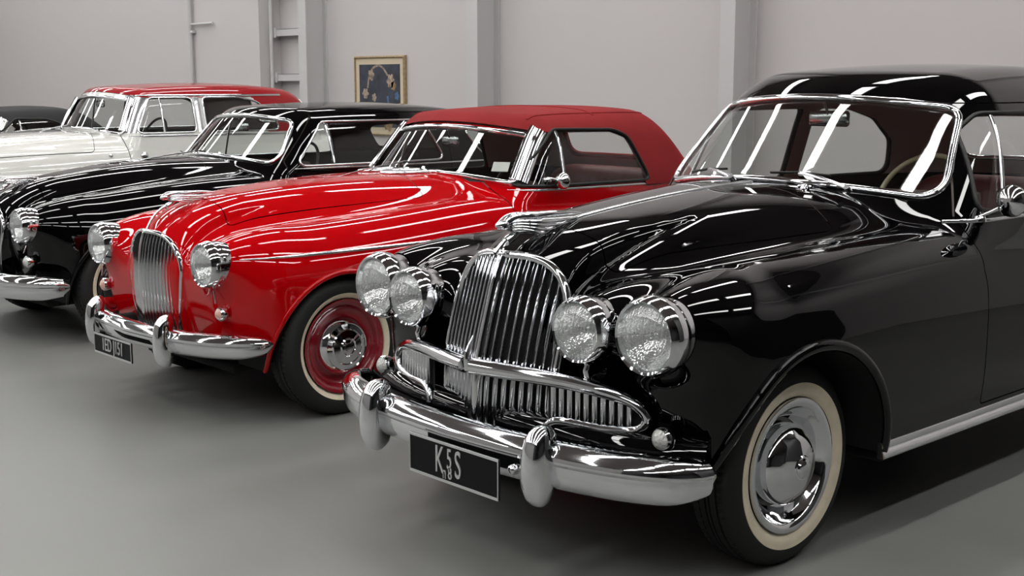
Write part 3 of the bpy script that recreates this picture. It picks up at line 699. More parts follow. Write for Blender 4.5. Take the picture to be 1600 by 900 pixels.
A.part('body', (A.V, A.T), 'black')
bonnet = A.part('bonnet', hood, 'black')
drs = {}
for s_ in (1, -1):
    drs[s_] = A.part('front_door', door1, 'black', side=s_); A.part('rear_door', door2, 'black', side=s_)
    A.part('side_window', win1, 'glass_clear', side=s_, off=-.008, parent=drs[s_]); A.part('quarter_window', win2, 'glass_clear', side=s_, off=-.008)
wsg = A.part('windshield', ws, 'glass', off=-.006)
A.rim(ws, True, .034, .012, off=.004).build('windshield_frame', 'chrome', wsg)
rwg = A.part('rear_window', rw, 'glass_clear', off=-.006); A.rim(rw, True, .03, .01).build('rear_window_frame', 'chrome', rwg)
tr = A.rim(win1, False, .02, .009, off=.001); tr2 = A.rim(win2, False, .02, .009, off=.001)
for q in (tr, tr2):
    q.build('window_seal', 'seal', A.root); m2 = MB(); m2.add([(-a, b, c) for a, b, c in q.V], [f[::-1] for f in q.F]); m2.build('window_seal', 'seal', A.root)
liner(A, 0, .335, .43, lip=.020, lipmat='black'); liner(A, 3.05, .335, .42, lip=.012, lipmat='black')
# floor pan closes the cabin from below
MB().add(*box(-.80, .80, .55, 2.65, .24, .28, .01)).add(*box(-.41, .41, -.45, .55, .24, .28, .01)).add(*box(-.41, .41, 2.65, 4.1, .24, .28, .01)).build('floor_pan', 'dark', A.root)
# belt, vent window pillar, sill strip
for s_ in (1, -1):
    y = np.linspace(1.05, 3.3, 50); P = on_x(FA, y, 1.075+0*y)*[s_, 1, 1]
    MB().add(*sweep(P, np.array([s_*1., 0, 0]), circ(1, 8, .009, .007))).build('waist_strip', 'chrome', A.root)
    t = np.linspace(0, 1, 12); P = on_x(FA, 1.37+.12*t, 1.11+.36*t)*[s_, 1, 1]
    MB().add(*sweep(P+np.array([s_*.003, 0, 0]), np.array([s_*1., 0, 0]), circ(1, 8, .010, .008))).build('quarterlight_pillar', 'chrome', drs[s_])
    y = np.linspace(1.22, 2.1, 30); P = on_x(FA, y, 1.105+0*y)*[s_, 1, 1]
    MB().add(*sweep(P, np.array([s_*1., 0, 0]), circ(1, 8, .006, .007))).build('window_ledge', 'chrome', drs[s_])
    y = np.linspace(.41, 2.62, 60); P = on_x(FA, y, .335+0*y)*[s_, 1, 1]; P[:, 2] = .33
    MB().add(*sweep(P, np.array([s_*1., 0, 0]), [(-.030, -.01), (-.030, .006), (-.012, .012), (-.002, .006), (.004, .014), (.020, .022), (.031, .014), (.031, -.01)])).build('sill_strip', 'chrome', A.root)
# bonnet strip and wing/cowl details
y = np.linspace(-.42, .80, 50); P = on_z(FA, 0*y, y)
MB().add(*sweep(P, np.array([0., 0, 1]), circ(1, 8, .011, .008))).build('bonnet_strip', 'chrome_dull', bonnet)
for q in (.26,):
    P_ = on_z(FA, q, .80)[0]; MB().add(*lathe([(.001, .018), (.010, .016), (.016, .006), (.020, 0)], 16, tuple(P_), 'z')).add(*tube([tuple(P_+[-.03, 0, .006]), tuple(P_+[0, 0, .012]), tuple(P_+[.03, 0, .006])], .006, 8, up=(0, 1, 0))).build('washer_nozzle', 'chrome', A.root)
# wheels
capA = [(.0005, .143), (.022, .142), (.030, .138), (.034, .131), (.040, .131), (.044, .127), (.085, .117), (.105, .108), (.108, .104), (.125, .094), (.135, .078), (.139, .060), (.139, .03)]
wA = wheel(A.root, .705, 0, .345, .185, (.228, .282), [(.13, .02), (.17, .015), (.20, .03), (.215, .06), (.222, .085)], 'rimblack', capA,
           [(.152, .018), (.158, .022), (.168, .034), (.178, .050), (.19, .068), (.198, .080), (.200, .086), (.206, .089), (.212, .092), (.222, .0935), (.229, .092), (.230, .084)], 'chrome')
wheels(A, wA, .705, 3.05, .345)
# headlamps
for s_ in (1, -1):
    headlamp(A.root, s_*.672, -.61, .845, .127, .058); headlamp(A.root, s_*.425, -.65, .835, .111, .058)
    MB().add(*sweep([(s_*.425, -.60, .725), (s_*.425, -.612, .70), (s_*.425, -.60, .665)], np.array([0., -1, 0]), circ(1, 8, .010, .010))).build('lamp_strut', 'chrome', A.root)
    small_lamp(A.root, 'side_lamp', s_*.70, -.565, .525, .034, 'clearlens')
# grille
def ygA(z): return float(prowA(z))-.018
def gy(x, z): return ygA(z)+.36*abs(x)
def topA(x): return .80+.228*max(0., 1-(abs(x)/.2755)**3.3)**(1/2.2)
def out_pt(t):   # outline, t in -1..1 from right bottom over the top to left bottom
    a = abs(t); s = 1 if t > 0 else -1
    if a < .5:
        u = math.sin(a/.5*PI/2); x = .275*u; return (s*x, topA(x))
    z = .80-(a-.5)/.5*.38; return (s*(.275-.010*((.80-z)/.38)**1.5), z)
OP = [out_pt(t) for t in np.linspace(-1, 1, 90)]
gr = MB().add([(x, gy(x, z)+.016, z) for x, z in OP]+[(0, gy(0, z)+.016, z) for x, z in OP], [(i, i+1, 90+i+1, 90+i) for i in range(89)]).build('grille', 'dark', A.root, smooth=False)
MB().add(*sweep([(x, gy(x, z)-.006, z) for x, z in OP], np.array([0., -1, 0]), circ(1, 10, .014, .016))).build('grille_surround', 'chrome', gr)
for i in range(-8, 9):
    x = i*.0308; wd = .0080 if i else .017
    MB().add(*vbar(x, .415, topA(x)-.008, lambda a, q: gy(a, q)-(.008 if i == 0 else 0), wd, .012 if i else .016)).build('grille_bar', 'chrome', gr, angle=60)
# cross grille ("moustache") on both sides
def my(x): return -.735+.20*(abs(x)/.65)**1.3
for s_ in (1, -1):
    K_ = .965; fr = [(.02, .668), (.15, .668), (.30, .664), (.45, .653), (.56, .632), (.625, .603), (.648, .570), (.630, .540), (.575, .524), (.46, .524), (.37, .530), (.325, .520), (.308, .50), (.300, .475)]
    fr = [(a*K_, b) for a, b in fr]; P = spline3([(s_*a, my(a), b) for a, b in fr], 60); g2 = MB()
    sc = np.interp(np.linspace(0, 1, 60), [0, .45, .55, 1], [1.25, 1.05, .75, .6])
    g2.add(*sweep(P, np.array([0., -1, 0]), circ(1, 10, .023, .022), scale=sc)); go = g2.build('cross_grille', 'chrome', A.root)
    bk = [(a, b) for a, b in fr if a > .25]; n = len(bk)
    MB().add([(s_*a, my(a)+.022, b) for a, b in bk], [tuple(range(n))]).build('cross_grille_backing', 'dark', go, smooth=False)
    for k in range(10):
        x = .320+k*.0275; zt = np.interp(x, [.30, .45, .56, .625], [.664, .653, .632, .60])-.012; zb_ = np.interp(x, [.3, .37, .46, .575, .63], [.53, .53, .524, .524, .545])+.008
        MB().add(*vbar(s_*x, zb_, zt, lambda a, q: my(a)+.004, .0082, .010, 4)).build('cross_grille_bar', 'chrome', go, angle=60)
MB().add(*tube(spline3([(0, -.735, .655), (0, -.742, .70), (0, -.712, .765)], 12), .013, 8, up=(0, -1, 0), sx=.8, scale=list(np.linspace(1.2, .3, 12)))).build('grille_fin', 'chrome', gr)
for s_ in (-1,): MB().add(*sweep([(-.10, my(.10)-.019, .664), (-.03, my(.03)-.020, .664)], np.array([0., -1, .3]), circ(1, 6, .010, .004))).build('red_reflection_strip', 'redreflect', gr)  # red reflection on the crossbar, put in as a coloured strip
ornament(A.root, -.545, 1.092, 1.05)
# radiator shell seam line and the chrome spine down to the grille
MB().add(*sweep(spline3([(0, -.50, 1.098), (0, -.565, 1.075), (0, -.615, 1.035)], 10), np.array([0., -1, .6]), circ(1, 8, .008, .008))).build('shell_spine', 'chrome', gr)
# bumper
bA = bumper(A.root, [(0, -.785, .430), (.3, -.77, .430), (.58, -.72, .430), (.75, -.65, .430), (.83, -.57, .430), (.845, -.49, .430)], .150, .055)
for s_ in (1, -1): overrider(A.root, s_*.42, -.80, .43, .245, .095, .055, bA)
MB().add(*lathe([(.001, .03), (.012, .028), (.016, .018), (.018, 0)], 16, (.32, -.815, .40), 'y', -1)).build('bumper_bolt', 'chrome', bA)
for s_ in (1, -1): MB().add(*box(s_*.42-.03, s_*.42+.03, -.80, -.3, .36, .44, .01)).build('bumper_bracket', 'dark', A.root)
MB().add(*sweep([(x, -.60+.18*(abs(x)/.85)**3, .46) for x in np.linspace(-.8, .8, 30)], np.array([0., -1, 0]), [(-.06, -.05), (-.07, .03), (-.055, .06), (-.02, .078), (.02, .075), (.05, .055), (.075, .02), (.09, -.05)])).build('front_apron', 'black', A.root)
plate(A.root, .085, -.875, .372, .45, .135, [('K', .132, -.065, 0, .55), ('n', .062, -.040, -.036, .6), ('5', .10, -.015, .012, .55), ('8', .058, -.012, -.034, .7), ('S', .132, .028, 0, .55)], .1)
# wipers, mirrors, interior
def wsp(x, z, off=.012): 
    p = on_y(FA, x, z, .3, 1.9)[0]; return (p[0], p[1]-off, p[2])
for s_, bx in ((1, .40), (-1, -.10)):
    b_ = (bx+.02, float(.86+.5*bx*bx)-.075, float(1.205-.13*bx*bx)); t_ = wsp(bx-.24, 1.238-.13*(bx-.24)**2)
    wiper(A.root, b_, t_, Vector(wsp(bx-.38, 1.236-.13*(bx-.38)**2))-Vector(wsp(bx-.10, 1.245-.13*(bx-.1)**2)), (0, -.75, .65))
door_mirror(A.root, (.790, 1.20, 1.06), (.895, 1.24, 1.155), .062, F=FA)
rm = MB().add(*box(-.10, .10, -.014, .014, -.034, .034, .010)).build('interior_mirror', 'chrome_dull', A.root); rm.location = (.0, 1.35, 1.448)
MB().add(*tube([(0, -.01, .02), (0, -.045, .075)], .006, 6, up=(1, 0, 0))).build('mirror_stem', 'chrome_dull', rm)
steering_wheel(A.root, (.37, 1.52, 1.10), .215, 'cream', -64)
dash(A.root, 1.22, .70, 1.14, 'lining_dark'); bench(A.root, 2.02, .52, .68, 1.0, 'leather'); bench(A.root, 2.85, .60, .62, 1.10, 'leather', 'rear_seat')
for s_ in (1, -1):
    MB().add(*lathe([(.001, .02), (.02, .018), (.022, 0)], 12, (s_*.91, 1.98, .92), 'x', s_)).build('door_lock', 'chrome', drs[s_])
    MB().add(*tube(spline3([(s_*.905, 1.86, .955), (s_*.93, 1.88, .955), (s_*.93, 2.0, .955), (s_*.905, 2.02, .955)], 12), .008, 8, up=(0, 0, 1))).build('door_handle', 'chrome', drs[s_])

# ================================================================ the other cars share one builder
def build_car(k):
    p = k['p']; c = Car(k['name'], k['label'], 'car', k['loc'], p, h=k.get('h', .02)); F = c.F; root = c.root; paint = k['paint']; belt = k['belt']
    zh, Ra = k['arch']; wb = k['wb']; top = k['roof']; zt = k['zt']
    c.cut(arch_fn(0, zh, Ra)); c.cut(arch_fn(wb, zh, Ra-.01))
    wsg = c.cut(lambda x, y, z: np.maximum(sdpoly(k['ws'], x, z+.13*x*x, k['wsr']), y-1.95))
    wins = [c.cut(lambda x, y, z, P=P, r=r: np.maximum(sdpoly(P, y, z, r), .3-x)) for P, r in k['wins']]
    rwn = c.cut(lambda x, y, z: np.maximum(sdpoly(k['rw'][0], x, z, k['rw'][1]), k['rwy']-y))
    lining(c, belt, k['lining'])
    def roof_region(x, y, z):
        q = F.cabin(x, y, z)-F.body(x, y, z); zz = z+.13*x*x
        return np.maximum(np.maximum(q, np.maximum(k.get('rbelt', belt)-.04-z, k.get('rbelt', belt)+.01-z-2*np.maximum(y-2.2, 0))), (zt-zz)-9*np.maximum(y-(k['ty']+.5*x*x), 0))
    roofp = c.cut(roof_region, .002) if top else None
    pill = c.cut(lambda x, y, z: np.maximum(np.maximum(np.maximum(belt+.02-z, z-zt+.03), y-k['py']), np.maximum(.3-x, F.cabin(x, y, z)-F.body(x, y, z)))) if k.get('pill') else None
    bon = c.cut(lambda x, y, z: np.maximum(sdpoly(k['bon'], x, y+.3*x*x, .03), .7-z), .0025)
    doors = [c.cut(lambda x, y, z, P=P: np.maximum(sdpoly(P, y, z, .02), .4-x), .0028) for P in k['doors']]
    c.part('body', (c.V, c.T), paint); bonnet = c.part('bonnet', bon, paint)
    if pill:
        for s_ in (1, -1): c.part('pillar_panel', pill, k['pill'], side=s_)
    if top: 
        rp = c.part(k['roofname'], roofp, top, off=k.get('rooff', 0)); rp['label'] = k['rooflabel']
    dd = {}
    for s_ in (1, -1):
        for i, d in enumerate(doors):
            o = c.part('door', d, paint, side=s_); dd[s_, i] = o
        for i, wn in enumerate(wins):
            c.part('side_window', wn, 'glass_clear', side=s_, off=-.008, parent=dd[s_, i] if i < len(doors) else None)
    for wn in wins:
        mb = c.rim(wn, False, .018, .010, off=k.get('rooff', 0)*.4); mb.build('window_seal', k['seal'], root)
        m2 = MB(); m2.add([(-a, b, q) for a, b, q in mb.V], [f[::-1] for f in mb.F]); m2.build('window_seal', k['seal'], root)
    wg = c.part('windshield', wsg, 'glass', off=-.004); c.rim(wsg, True, .032, .013, off=.004).build('windshield_frame', 'chrome', wg)
    rg = c.part('rear_window', rwn, 'glass_clear', off=-.004); c.rim(rwn, True, .022, .01, off=k.get('rooff', 0)).build('rear_window_frame', k['rwm'], rg)
    liner(c, 0, zh, Ra, lip=.013, lipmat=paint); liner(c, wb, zh, Ra-.01, lip=.010, lipmat=paint)
    z0 = p['zsill']-.04
    MB().add(*box(-.70, .70, .50, wb-.40, z0, z0+.04, .01)).add(*box(-.41, .41, -.40, .50, z0, z0+.04, .01)).add(*box(-.41, .41, wb-.40, wb+.8, z0, z0+.04, .01)).build('floor_pan', 'dark', root)
    nx = np.array([1., 0, 0])
    for s_ in (1, -1):
        M3 = np.array([s_, 1, 1])
        if k.get('scr'):
            t = np.linspace(0, 1, 14); a0, a1, b0, b1 = k['scr']; xx = a0+(a1-a0)*t; zz = b0+(b1-b0)*t-.13*xx*xx; P = on_y(F, xx, zz, .3, 1.95)*M3
            V_, F_ = sweep(P+np.array([s_*.012, 0, 0]), np.array([s_*.78, -.55, .3]), [(-.055, -.02), (-.050, .012), (-.026, .018), (-.020, .012), (-.002, .012), (.002, .018), (.030, .016), (.052, .012), (.060, -.02)])
            MB().add(V_, F_).build('windshield_pillar', 'chrome', wg)
        for nm, y0, y1, za, zb_, r1, r2 in k['strips']:
            y = np.linspace(y0, y1, 70); P = on_x(F, y, np.interp(y, [y0, y1], [za, zb_]))*M3; sc = np.ones(70); sc[:7] = np.linspace(.3, 1, 7)
            MB().add(*sweep(P, nx*s_, circ(1, 8, r1, r2), scale=sc)).build(nm, 'chrome', root)
        for (ya, za, yb, zb_), r1, mt in k['posts']:
            t = np.linspace(0, 1, 12); P = on_x(F, ya+(yb-ya)*t, za+(zb_-za)*t)*M3
            MB().add(*sweep(P, nx*s_, circ(1, 8, r1, .010))).build('window_pillar', mt, dd[s_, 0])
        yh_, zh_ = k['handle']; P = on_x(F, [yh_], [zh_])[0]; xq = P[0]
        MB().add(*tube(spline3([(s_*xq, yh_, zh_), (s_*(xq+.03), yh_+.02, zh_), (s_*(xq+.03), yh_+.14, zh_), (s_*xq, yh_+.16, zh_)], 12), .008, 8)).build('door_handle', 'chrome', dd[s_, 0])
    R = k['R']; w_ = wheel(root, k['wx'], 0, R, .185, k['ww'], k['rim'], k['rimm'], k['cap']); wheels(c, w_, k['wx'], wb, R)
    # lamps
    lx, ly, lz, lr = k['lamp']
    for s_ in (1, -1):
        headlamp(root, s_*lx, ly, lz, lr, .085); a, b, q, r, nm, mt = k['lamp2']; small_lamp(root, nm, s_*a, b, q, r, mt)
        MB().add(*tube([(s_*(lx+.03), ly+.028, lz-lr-.004), (s_*(a-.01), b-.012, q+r+.02)], .004, 6)).build('lamp_wire_cover', 'chrome', root)
    # grille: vertical bars on a convex prow
    gw, gb_, gm, gt, tap, pr, sl = k['grille']     # half width, bottom, widest height, top, taper, prow profile, slope
    gy_ = lambda x, z: float(pr(z))-.016+sl*abs(x)+.3*x*x
    tz = lambda x: gm+(gt-gm)*max(0., 1-(abs(x)/gw)**2.6)**(1/2.0)
    def outl(t):
        a = abs(t); s = 1 if t > 0 else -1
        if a < .5: x = gw*math.sin(a/.5*PI/2); return (s*x, tz(x))
        u = (a-.5)/.5; return (s*(gw-tap*u**1.2), gm-u*(gm-gb_))
    O = [outl(t) for t in np.linspace(-1, 1, 90)]; b_ = MB()
    b_.add([(x*q, gy_(x*q, z)+.012, z) for x, z in O for q in np.linspace(1, 0, 8)], [(i*8+j, i*8+j+1, (i+1)*8+j+1, (i+1)*8+j) for i in range(89) for j in range(7)])
    g = b_.build('grille', 'dark', root)
    MB().add(*sweep([(x, gy_(x, z)-.004, z) for x, z in O], np.array([0., -1, 0]), circ(1, 10, .011, .014))).build('grille_surround', 'chrome', g)
    n = k.get('bars', 12); pt = gw/(n+.3)
    for i in range(-n, n+1):
        x = i*pt; zlo = gb_+.015; e = gw-tap
        if abs(x) > e-.004: zlo = gm-(gm-gb_)*(max(0, (gw-abs(x)-.004)/tap))**(1/1.2)
        MB().add(*vbar(x, max(gb_+.015, zlo), tz(x)-.006, lambda a, q: gy_(a, q)-(.006 if i == 0 else 0), .25*pt if i else .7*pt, .010, 16)).build('grille_bar', 'chrome', g, angle=60)
    ornament(root, *k['orn'])
    MB().add(*sweep(spline3(k['spine'], 12), np.array([0., -1, .5]), circ(1, 8, .007, .007))).build('shell_spine', 'chrome', g)
    # bumper
    by, bz, bh, bw = k['bump']
    bm = bumper(root, [(0, by, bz), (.38*bw, by+.02, bz), (.70*bw, by+.075, bz), (.88*bw, by+.15, bz), (.975*bw, by+.235, bz), (bw, by+.32, bz)], bh, .05)
    for s_ in (1, -1):
        if k.get('over'): overrider(root, s_*.36, by-.015, bz+.005, .245, .075, .045, bm)
        MB().add(*box(s_*.36-.03, s_*.36+.03, by+.015, -.3, bz-.06, bz+.02, .01)).build('bumper_bracket', 'dark', root)
    if k.get('plate'):
        MB().add(*tube([(x, by+.005+.2*abs(x)**2, bz-.055) for x in np.linspace(-.36, .36, 12)], .010, 8)).build('badge_bar', 'chrome', bm)
        plate(root, *k['plate'])
    def sp(x, z, off=.012):
        q = on_y(F, x, z, .3, 1.95)[0]; return (q[0], q[1]-off, q[2])
    wz = k['wz']
    for bx in (.10, -.40):
        t_ = sp(bx-.24, wz+.04-.10*(bx-.24)**2); q = sp(bx, wz-.10*bx*bx, .05)
        wiper(root, (q[0], q[1]-.03, q[2]-.03), t_, Vector(sp(bx-.34, wz+.035-.1*(bx-.34)**2))-Vector(sp(bx-.12, wz+.045)), (0, -.75, .65), bl=.22)
    if k.get('mirror'): door_mirror(root, *k['mirror'][:4], F=F)
    q = sp(.03, zt-.105, -.09); rm = MB().add(*box(-.075, .075, -.012, .012, -.030, .030, .010)).build('interior_mirror', 'chrome_dull', root); rm.location = q
    MB().add(*tube([(0, -.01, .02), (0, -.03, .06)], .006, 6, up=(1, 0, 0))).build('mirror_stem', 'chrome_dull', rm)
    if k.get('sticker'):
        sx_, sz_ = k['sticker']; t = MB().add(*box(-.05, .05, -.002, .002, -.032, .032, .001)).build('windshield_sticker', 'paper', root, smooth=False); t.location = sp(sx_, sz_, -.02); t.rotation_euler = (math.radians(-38), 0, math.radians(25))
    steering_wheel(root, (.33, k['swy'], belt-.05), .20, k['swm'], -64)
    dash(root, k['swy']-.27, .62, belt-.01, 'lining_dark', .1)
    for y, z, w, h, dpt, nm in k['seats']: bench(root, y, z, w, h, k['leather'], nm, depth=dpt)
    return c

capB = [(.0005, .118), (.020, .117), (.022, .112), (.036, .110), (.040, .116), (.046, .110), (.082, .104), (.084, .108), (.089, .102), (.112, .094), (.116, .098), (.122, .090), (.138, .072), (.147, .052), (.147, .03)]
rimB = [(.14, .036), (.165, .040), (.182, .045), (.194, .058), (.200, .070), (.208, .078), (.220, .084), (.229, .088), (.231, .082)]
prB = S((.15, -.10), (.4, -.02), (.62, 0), (.8, -.012), (.95, -.05), (1.1, -.11))
facB = S((.2, -.44), (.45, -.54), (.62, -.57), (.78, -.56), (.9, -.46), (1.0, -.24), (1.15, .2))
prowB = S((.3, -.60), (.5, -.63), (.75, -.635), (.9, -.595), (.98, -.52), (1.05, -.38), (1.15, -.0))
def frontB(X, z):
    z = np.asarray(z, float); prow = prowB(z)+.26*X+60*np.maximum(X-.235, 0)**2; fac = facB(z)+.9*np.maximum(X-.48, 0)**2
    return smin(prow, fac, .09)
rearB = lambda X, z: 4.05-.35*(np.asarray(z, float)-.55)**2-.25*X*X
pB = dict(zc=S((-.66, .92), (-.52, .985), (-.3, 1.035), (.07, 1.078), (.7, 1.105), (1.1, 1.105), (2.6, 1.04), (3.4, .92), (4.1, .72)),
          wh=S((-.6, .30), (-.2, .38), (.4, .48), (1.1, .60), (3, .60), (4.1, .5)), hd=.17, hp=3.2,
          xf=S((-.6, .56), (.4, .59), (1.2, .63), (4.1, .60)), zf=S((-.65, .87), (-.4, .905), (0, .93), (.5, .96), (1.1, 1.0), (2, .98), (3, .93), (3.6, .84), (4.1, .66)),
          fq=.9, w=S((-.65, .72), (-.3, .79), (.1, .82), (.6, .83), (1.2, .833), (2, .833), (2.8, .815), (3.5, .755), (4.1, .64)), prof=prB, crease=flat,
          front=frontB, rear=rearB, zb=.20, zsill=.24, kt=.22, kf=.20, kh=.10,
          pods=((.545, -.36, .772, .122, .25, .118),), kp=.10, lampholes=((.545, .772, .112),), zfront=.37,
          cab=dict(w=S((.9, .74), (1.4, .755), (2.0, .75), (2.7, .69)), tum=.32, z=S((.9, 1.34), (1.25, 1.405), (1.6, 1.44), (2.05, 1.452), (2.4, 1.446), (2.8, 1.41)), crown=.09, ks=.18,
                   ws=lambda X, z: 1.085+.90*(z-1.12)+.50*X*X, rw=lambda X, z: 2.88-.85*(z-1.0)-.15*X*X, kf=.06, kr=.085, kj=.03))
KB = dict(name='classic_convertible_car', label='bright red convertible with raised dark red soft top, between the two black closed cars', loc=(-5.72, 3.48, 0), p=pB, h=.0145, paint='red', belt=1.04,
    arch=(.325, .385), wb=2.75, roof='softred', roofname='soft_top', rooflabel='dark red cloth', rooff=.012, zt=1.372, ty=1.33, pill='seal', py=1.50,
    ws=[(-.630, 1.136), (.630, 1.136), (.565, 1.320), (-.565, 1.320)], wsr=.03, wins=[([(1.24, 1.055), (2.25, 1.045), (2.13, 1.28), (2.03, 1.315), (1.54, 1.325)], .015)],
    rw=([(-.34, 1.16), (.34, 1.16), (.30, 1.27), (-.30, 1.27)], .04), rwy=2.2, lining='lining', bon=[(-.28, -.28), (.28, -.28), (.45, .78), (-.45, .78)],
    doors=[[(1.17, .36), (2.30, .36), (2.30, 1.4), (1.17, 1.4)]], seal='seal', rwm='softred', scr=(.655, .590, 1.125, 1.385),
    strips=[('waist_strip', 1.2, 2.6, 1.022, 1.005, .008, .008), ('side_strip', -.50, 3.2, .80, .83, .010, .010), ('sill_strip', .39, 2.37, .27, .27, .016, .010)],
    posts=[((1.53, 1.045, 1.56, 1.335), .010, 'chrome')], handle=(2.0, .90), R=.34, wx=.695, ww=(.227, .262), rim=rimB, rimm='rimred', cap=capB,
    lamp=(.545, -.615, .772, .112), lamp2=(.60, -.575, .545, .030, 'indicator_lamp', 'amber'), grille=(.255, .365, .70, .885, .04, prowB, .26), bars=12,
    orn=(-.49, 1.015, .8), spine=[(0, -.51, 1.0), (0, -.56, .97), (0, -.60, .92), (0, -.618, .885)], bump=(-.715, .40, .115, .755), over=True,
    plate=(-.03, -.805, .325, .40, .10, '1ED J151', .092, .66), wz=1.10, mirror=((.745, 1.40, 1.0), (.80, 1.47, 1.068), .048, 'chrome', None), sticker=(.52, 1.14), swy=1.56, swm='leather_black',
    seats=[(2.0, .42, .58, .90, .5, 'bench_seat'), (2.38, .50, .50, 1.06, .36, 'rear_seat')], leather='leather')
Bc = build_car(KB)
for s_ in (1, -1):
    y = np.linspace(1.47, 2.44, 40); P = on_z(Bc.F, .50+.03*np.sin(PI*(y-1.36)/1.1), y); N_ = unit(grad(Bc.F, P)); P = (P+N_*.013)*[s_, 1, 1]
    MB().add(*sweep(P, N_*[s_, 1, 1], [(-.007, -.002), (-.006, .003), (.006, .003), (.007, -.002)])).build('soft_top_seam', 'softred', Bc.root)
P = on_z(Bc.F, np.linspace(-.56, .56, 40), np.full(40, 1.95)); N_ = unit(grad(Bc.F, P*[1, 1, 1])); MB().add(*sweep(P+N_*.013, N_, [(-.007, -.002), (-.006, .003), (.006, .003), (.007, -.002)])).build('soft_top_seam', 'softred', Bc.root)

# ---- black two-door coupe behind the red convertible
facC = S((.2, -.44), (.45, -.54), (.62, -.57), (.78, -.55), (.9, -.42), (1.0, -.20), (1.15, .2))
prowC = S((.3, -.62), (.5, -.66), (.75, -.64), (.86, -.60), (.95, -.50), (1.05, -.3), (1.15, -.0))
def frontC(X, z):
    z = np.asarray(z, float); return smin(prowC(z)+.26*X+60*np.maximum(X-.235, 0)**2, facC(z)+.9*np.maximum(X-.48, 0)**2, .09)
pC = dict(pB, front=frontC, rear=lambda X, z: 4.3-.3*(np.asarray(z, float)-.55)**2-.25*X*X, zc=S((-.66, .87), (-.4, .955), (0, 1.03), (.35, 1.068), (.8, 1.085), (1.1, 1.085), (2.6, 1.04), (3.4, .95), (4.3, .72)),
          zf=S((-.65, .85), (-.4, .885), (0, .925), (.5, .965), (1.1, .985), (2, .97), (3, .94), (3.6, .86), (4.3, .66)), pods=((.56, -.36, .745, .122, .25, .118),), lampholes=((.56, .745, .112),),
          cab=dict(w=S((.9, .73), (1.4, .745), (2.4, .74), (3.6, .60)), tum=.36, z=S((.9, 1.36), (1.3, 1.425), (1.8, 1.455), (2.4, 1.455), (3.1, 1.39), (3.9, 1.20)), crown=.10, ks=.20,
                   ws=lambda X, z: 1.0+1.0*(z-1.10)+.50*X*X, rw=lambda X, z: 4.05-1.1*(z-1.0)-.2*X*X, kf=.09, kr=.4, kj=.04))
KC = dict(KB, name='classic_coupe_car', label='black two-door coupe with a smooth rounded roof between the red convertible and the white saloon', loc=(-8.15, 3.58, 0), p=pC, h=.021, paint='black', belt=1.04,
    roof=None, rooff=0, zt=1.39, pill=None, ws=[(-.575, 1.155), (.575, 1.155), (.50, 1.31), (-.50, 1.31)], wsr=.06,
    wins=[([(1.32, 1.06), (2.56, 1.06), (2.46, 1.27), (2.38, 1.30), (1.56, 1.30)], .03), ([(3.04, 1.09), (3.20, 1.09), (3.24, 1.20), (3.10, 1.24), (2.93, 1.225)], .03)],
    rw=([(-.34, 1.12), (.34, 1.12), (.28, 1.24), (-.28, 1.24)], .05), rwy=3.3, doors=[[(1.22, .36), (2.66, .36), (2.66, 1.365), (1.52, 1.37), (1.22, 1.06)]], seal='chrome', rwm='chrome', scr=None,
    strips=[('waist_strip', 1.25, 3.2, 1.015, 1.0, .008, .008), ('sill_strip', .39, 2.37, .27, .27, .016, .010)], posts=[((1.575, 1.045, 1.575, 1.335), .009, 'chrome')], handle=(2.15, .90),
    ww=(.227, .268), rimm='rimblack', lamp=(.56, -.61, .745, .112), lamp2=(.60, -.59, .53, .034, 'side_lamp', 'clearlens'), grille=(.25, .40, .68, .87, .04, prowC, .26), orn=(-.46, .955, .7),
    spine=[(0, -.46, .935), (0, -.53, .91), (0, -.60, .87)], bump=(-.75, .385, .15, .82), over=False, plate=None, wz=1.07, mirror=None, sticker=None, swy=1.56, seats=[(2.0, .42, .56, .88, .5, 'bench_seat'), (2.75, .50, .50, .96, .36, 'rear_seat')], leather='leather_brown', lining='lining_dark')
build_car(KC)

# ---- white saloon with a red roof
facD = S((.2, -.50), (.45, -.58), (.8, -.60), (1.0, -.55), (1.1, -.35), (1.2, .1))
pD = dict(pB, front=lambda X, z: smin(facD(z)+.25*X*X, 99+0*z, .05), rear=lambda X, z: 4.4-.2*(np.asarray(z, float)-.6)**2-.15*X*X,
          zc=S((-.6, 1.10), (-.3, 1.14), (.3, 1.17), (.9, 1.19), (1.3, 1.19), (3.0, 1.15), (3.8, 1.08), (4.4, .95)), wh=S((-.6, .60), (.4, .64), (1.1, .72), (4.4, .66)), hd=.10, hp=4,
          xf=S((-.6, .66), (1.2, .66), (4.4, .64)), zf=S((-.65, 1.04), (0, 1.07), (1.1, 1.10), (3, 1.08), (4.4, .93)), fq=1.2, w=S((-.6, .76), (0, .80), (1.5, .81), (3.2, .80), (4.4, .72)),
          lampholes=(), crease=lambda y, z: .014*np.tanh((z-1.055)/.012)*-1.0+0*y, kt=.16, kf=.18, pods=(), zb=.22, zsill=.28,
          cab=dict(w=S((.9, .74), (1.4, .745), (2.4, .74), (3.2, .68)), tum=.26, z=S((.9, 1.50), (1.4, 1.565), (2.0, 1.60), (2.5, 1.60), (3.0, 1.565), (3.4, 1.50)), crown=.10, ks=.16,
                   ws=lambda X, z: 1.16+.62*(z-1.20)+.45*X*X, rw=lambda X, z: 3.42-.45*(z-1.15)-.2*X*X, kf=.07, kr=.22, kj=.03))
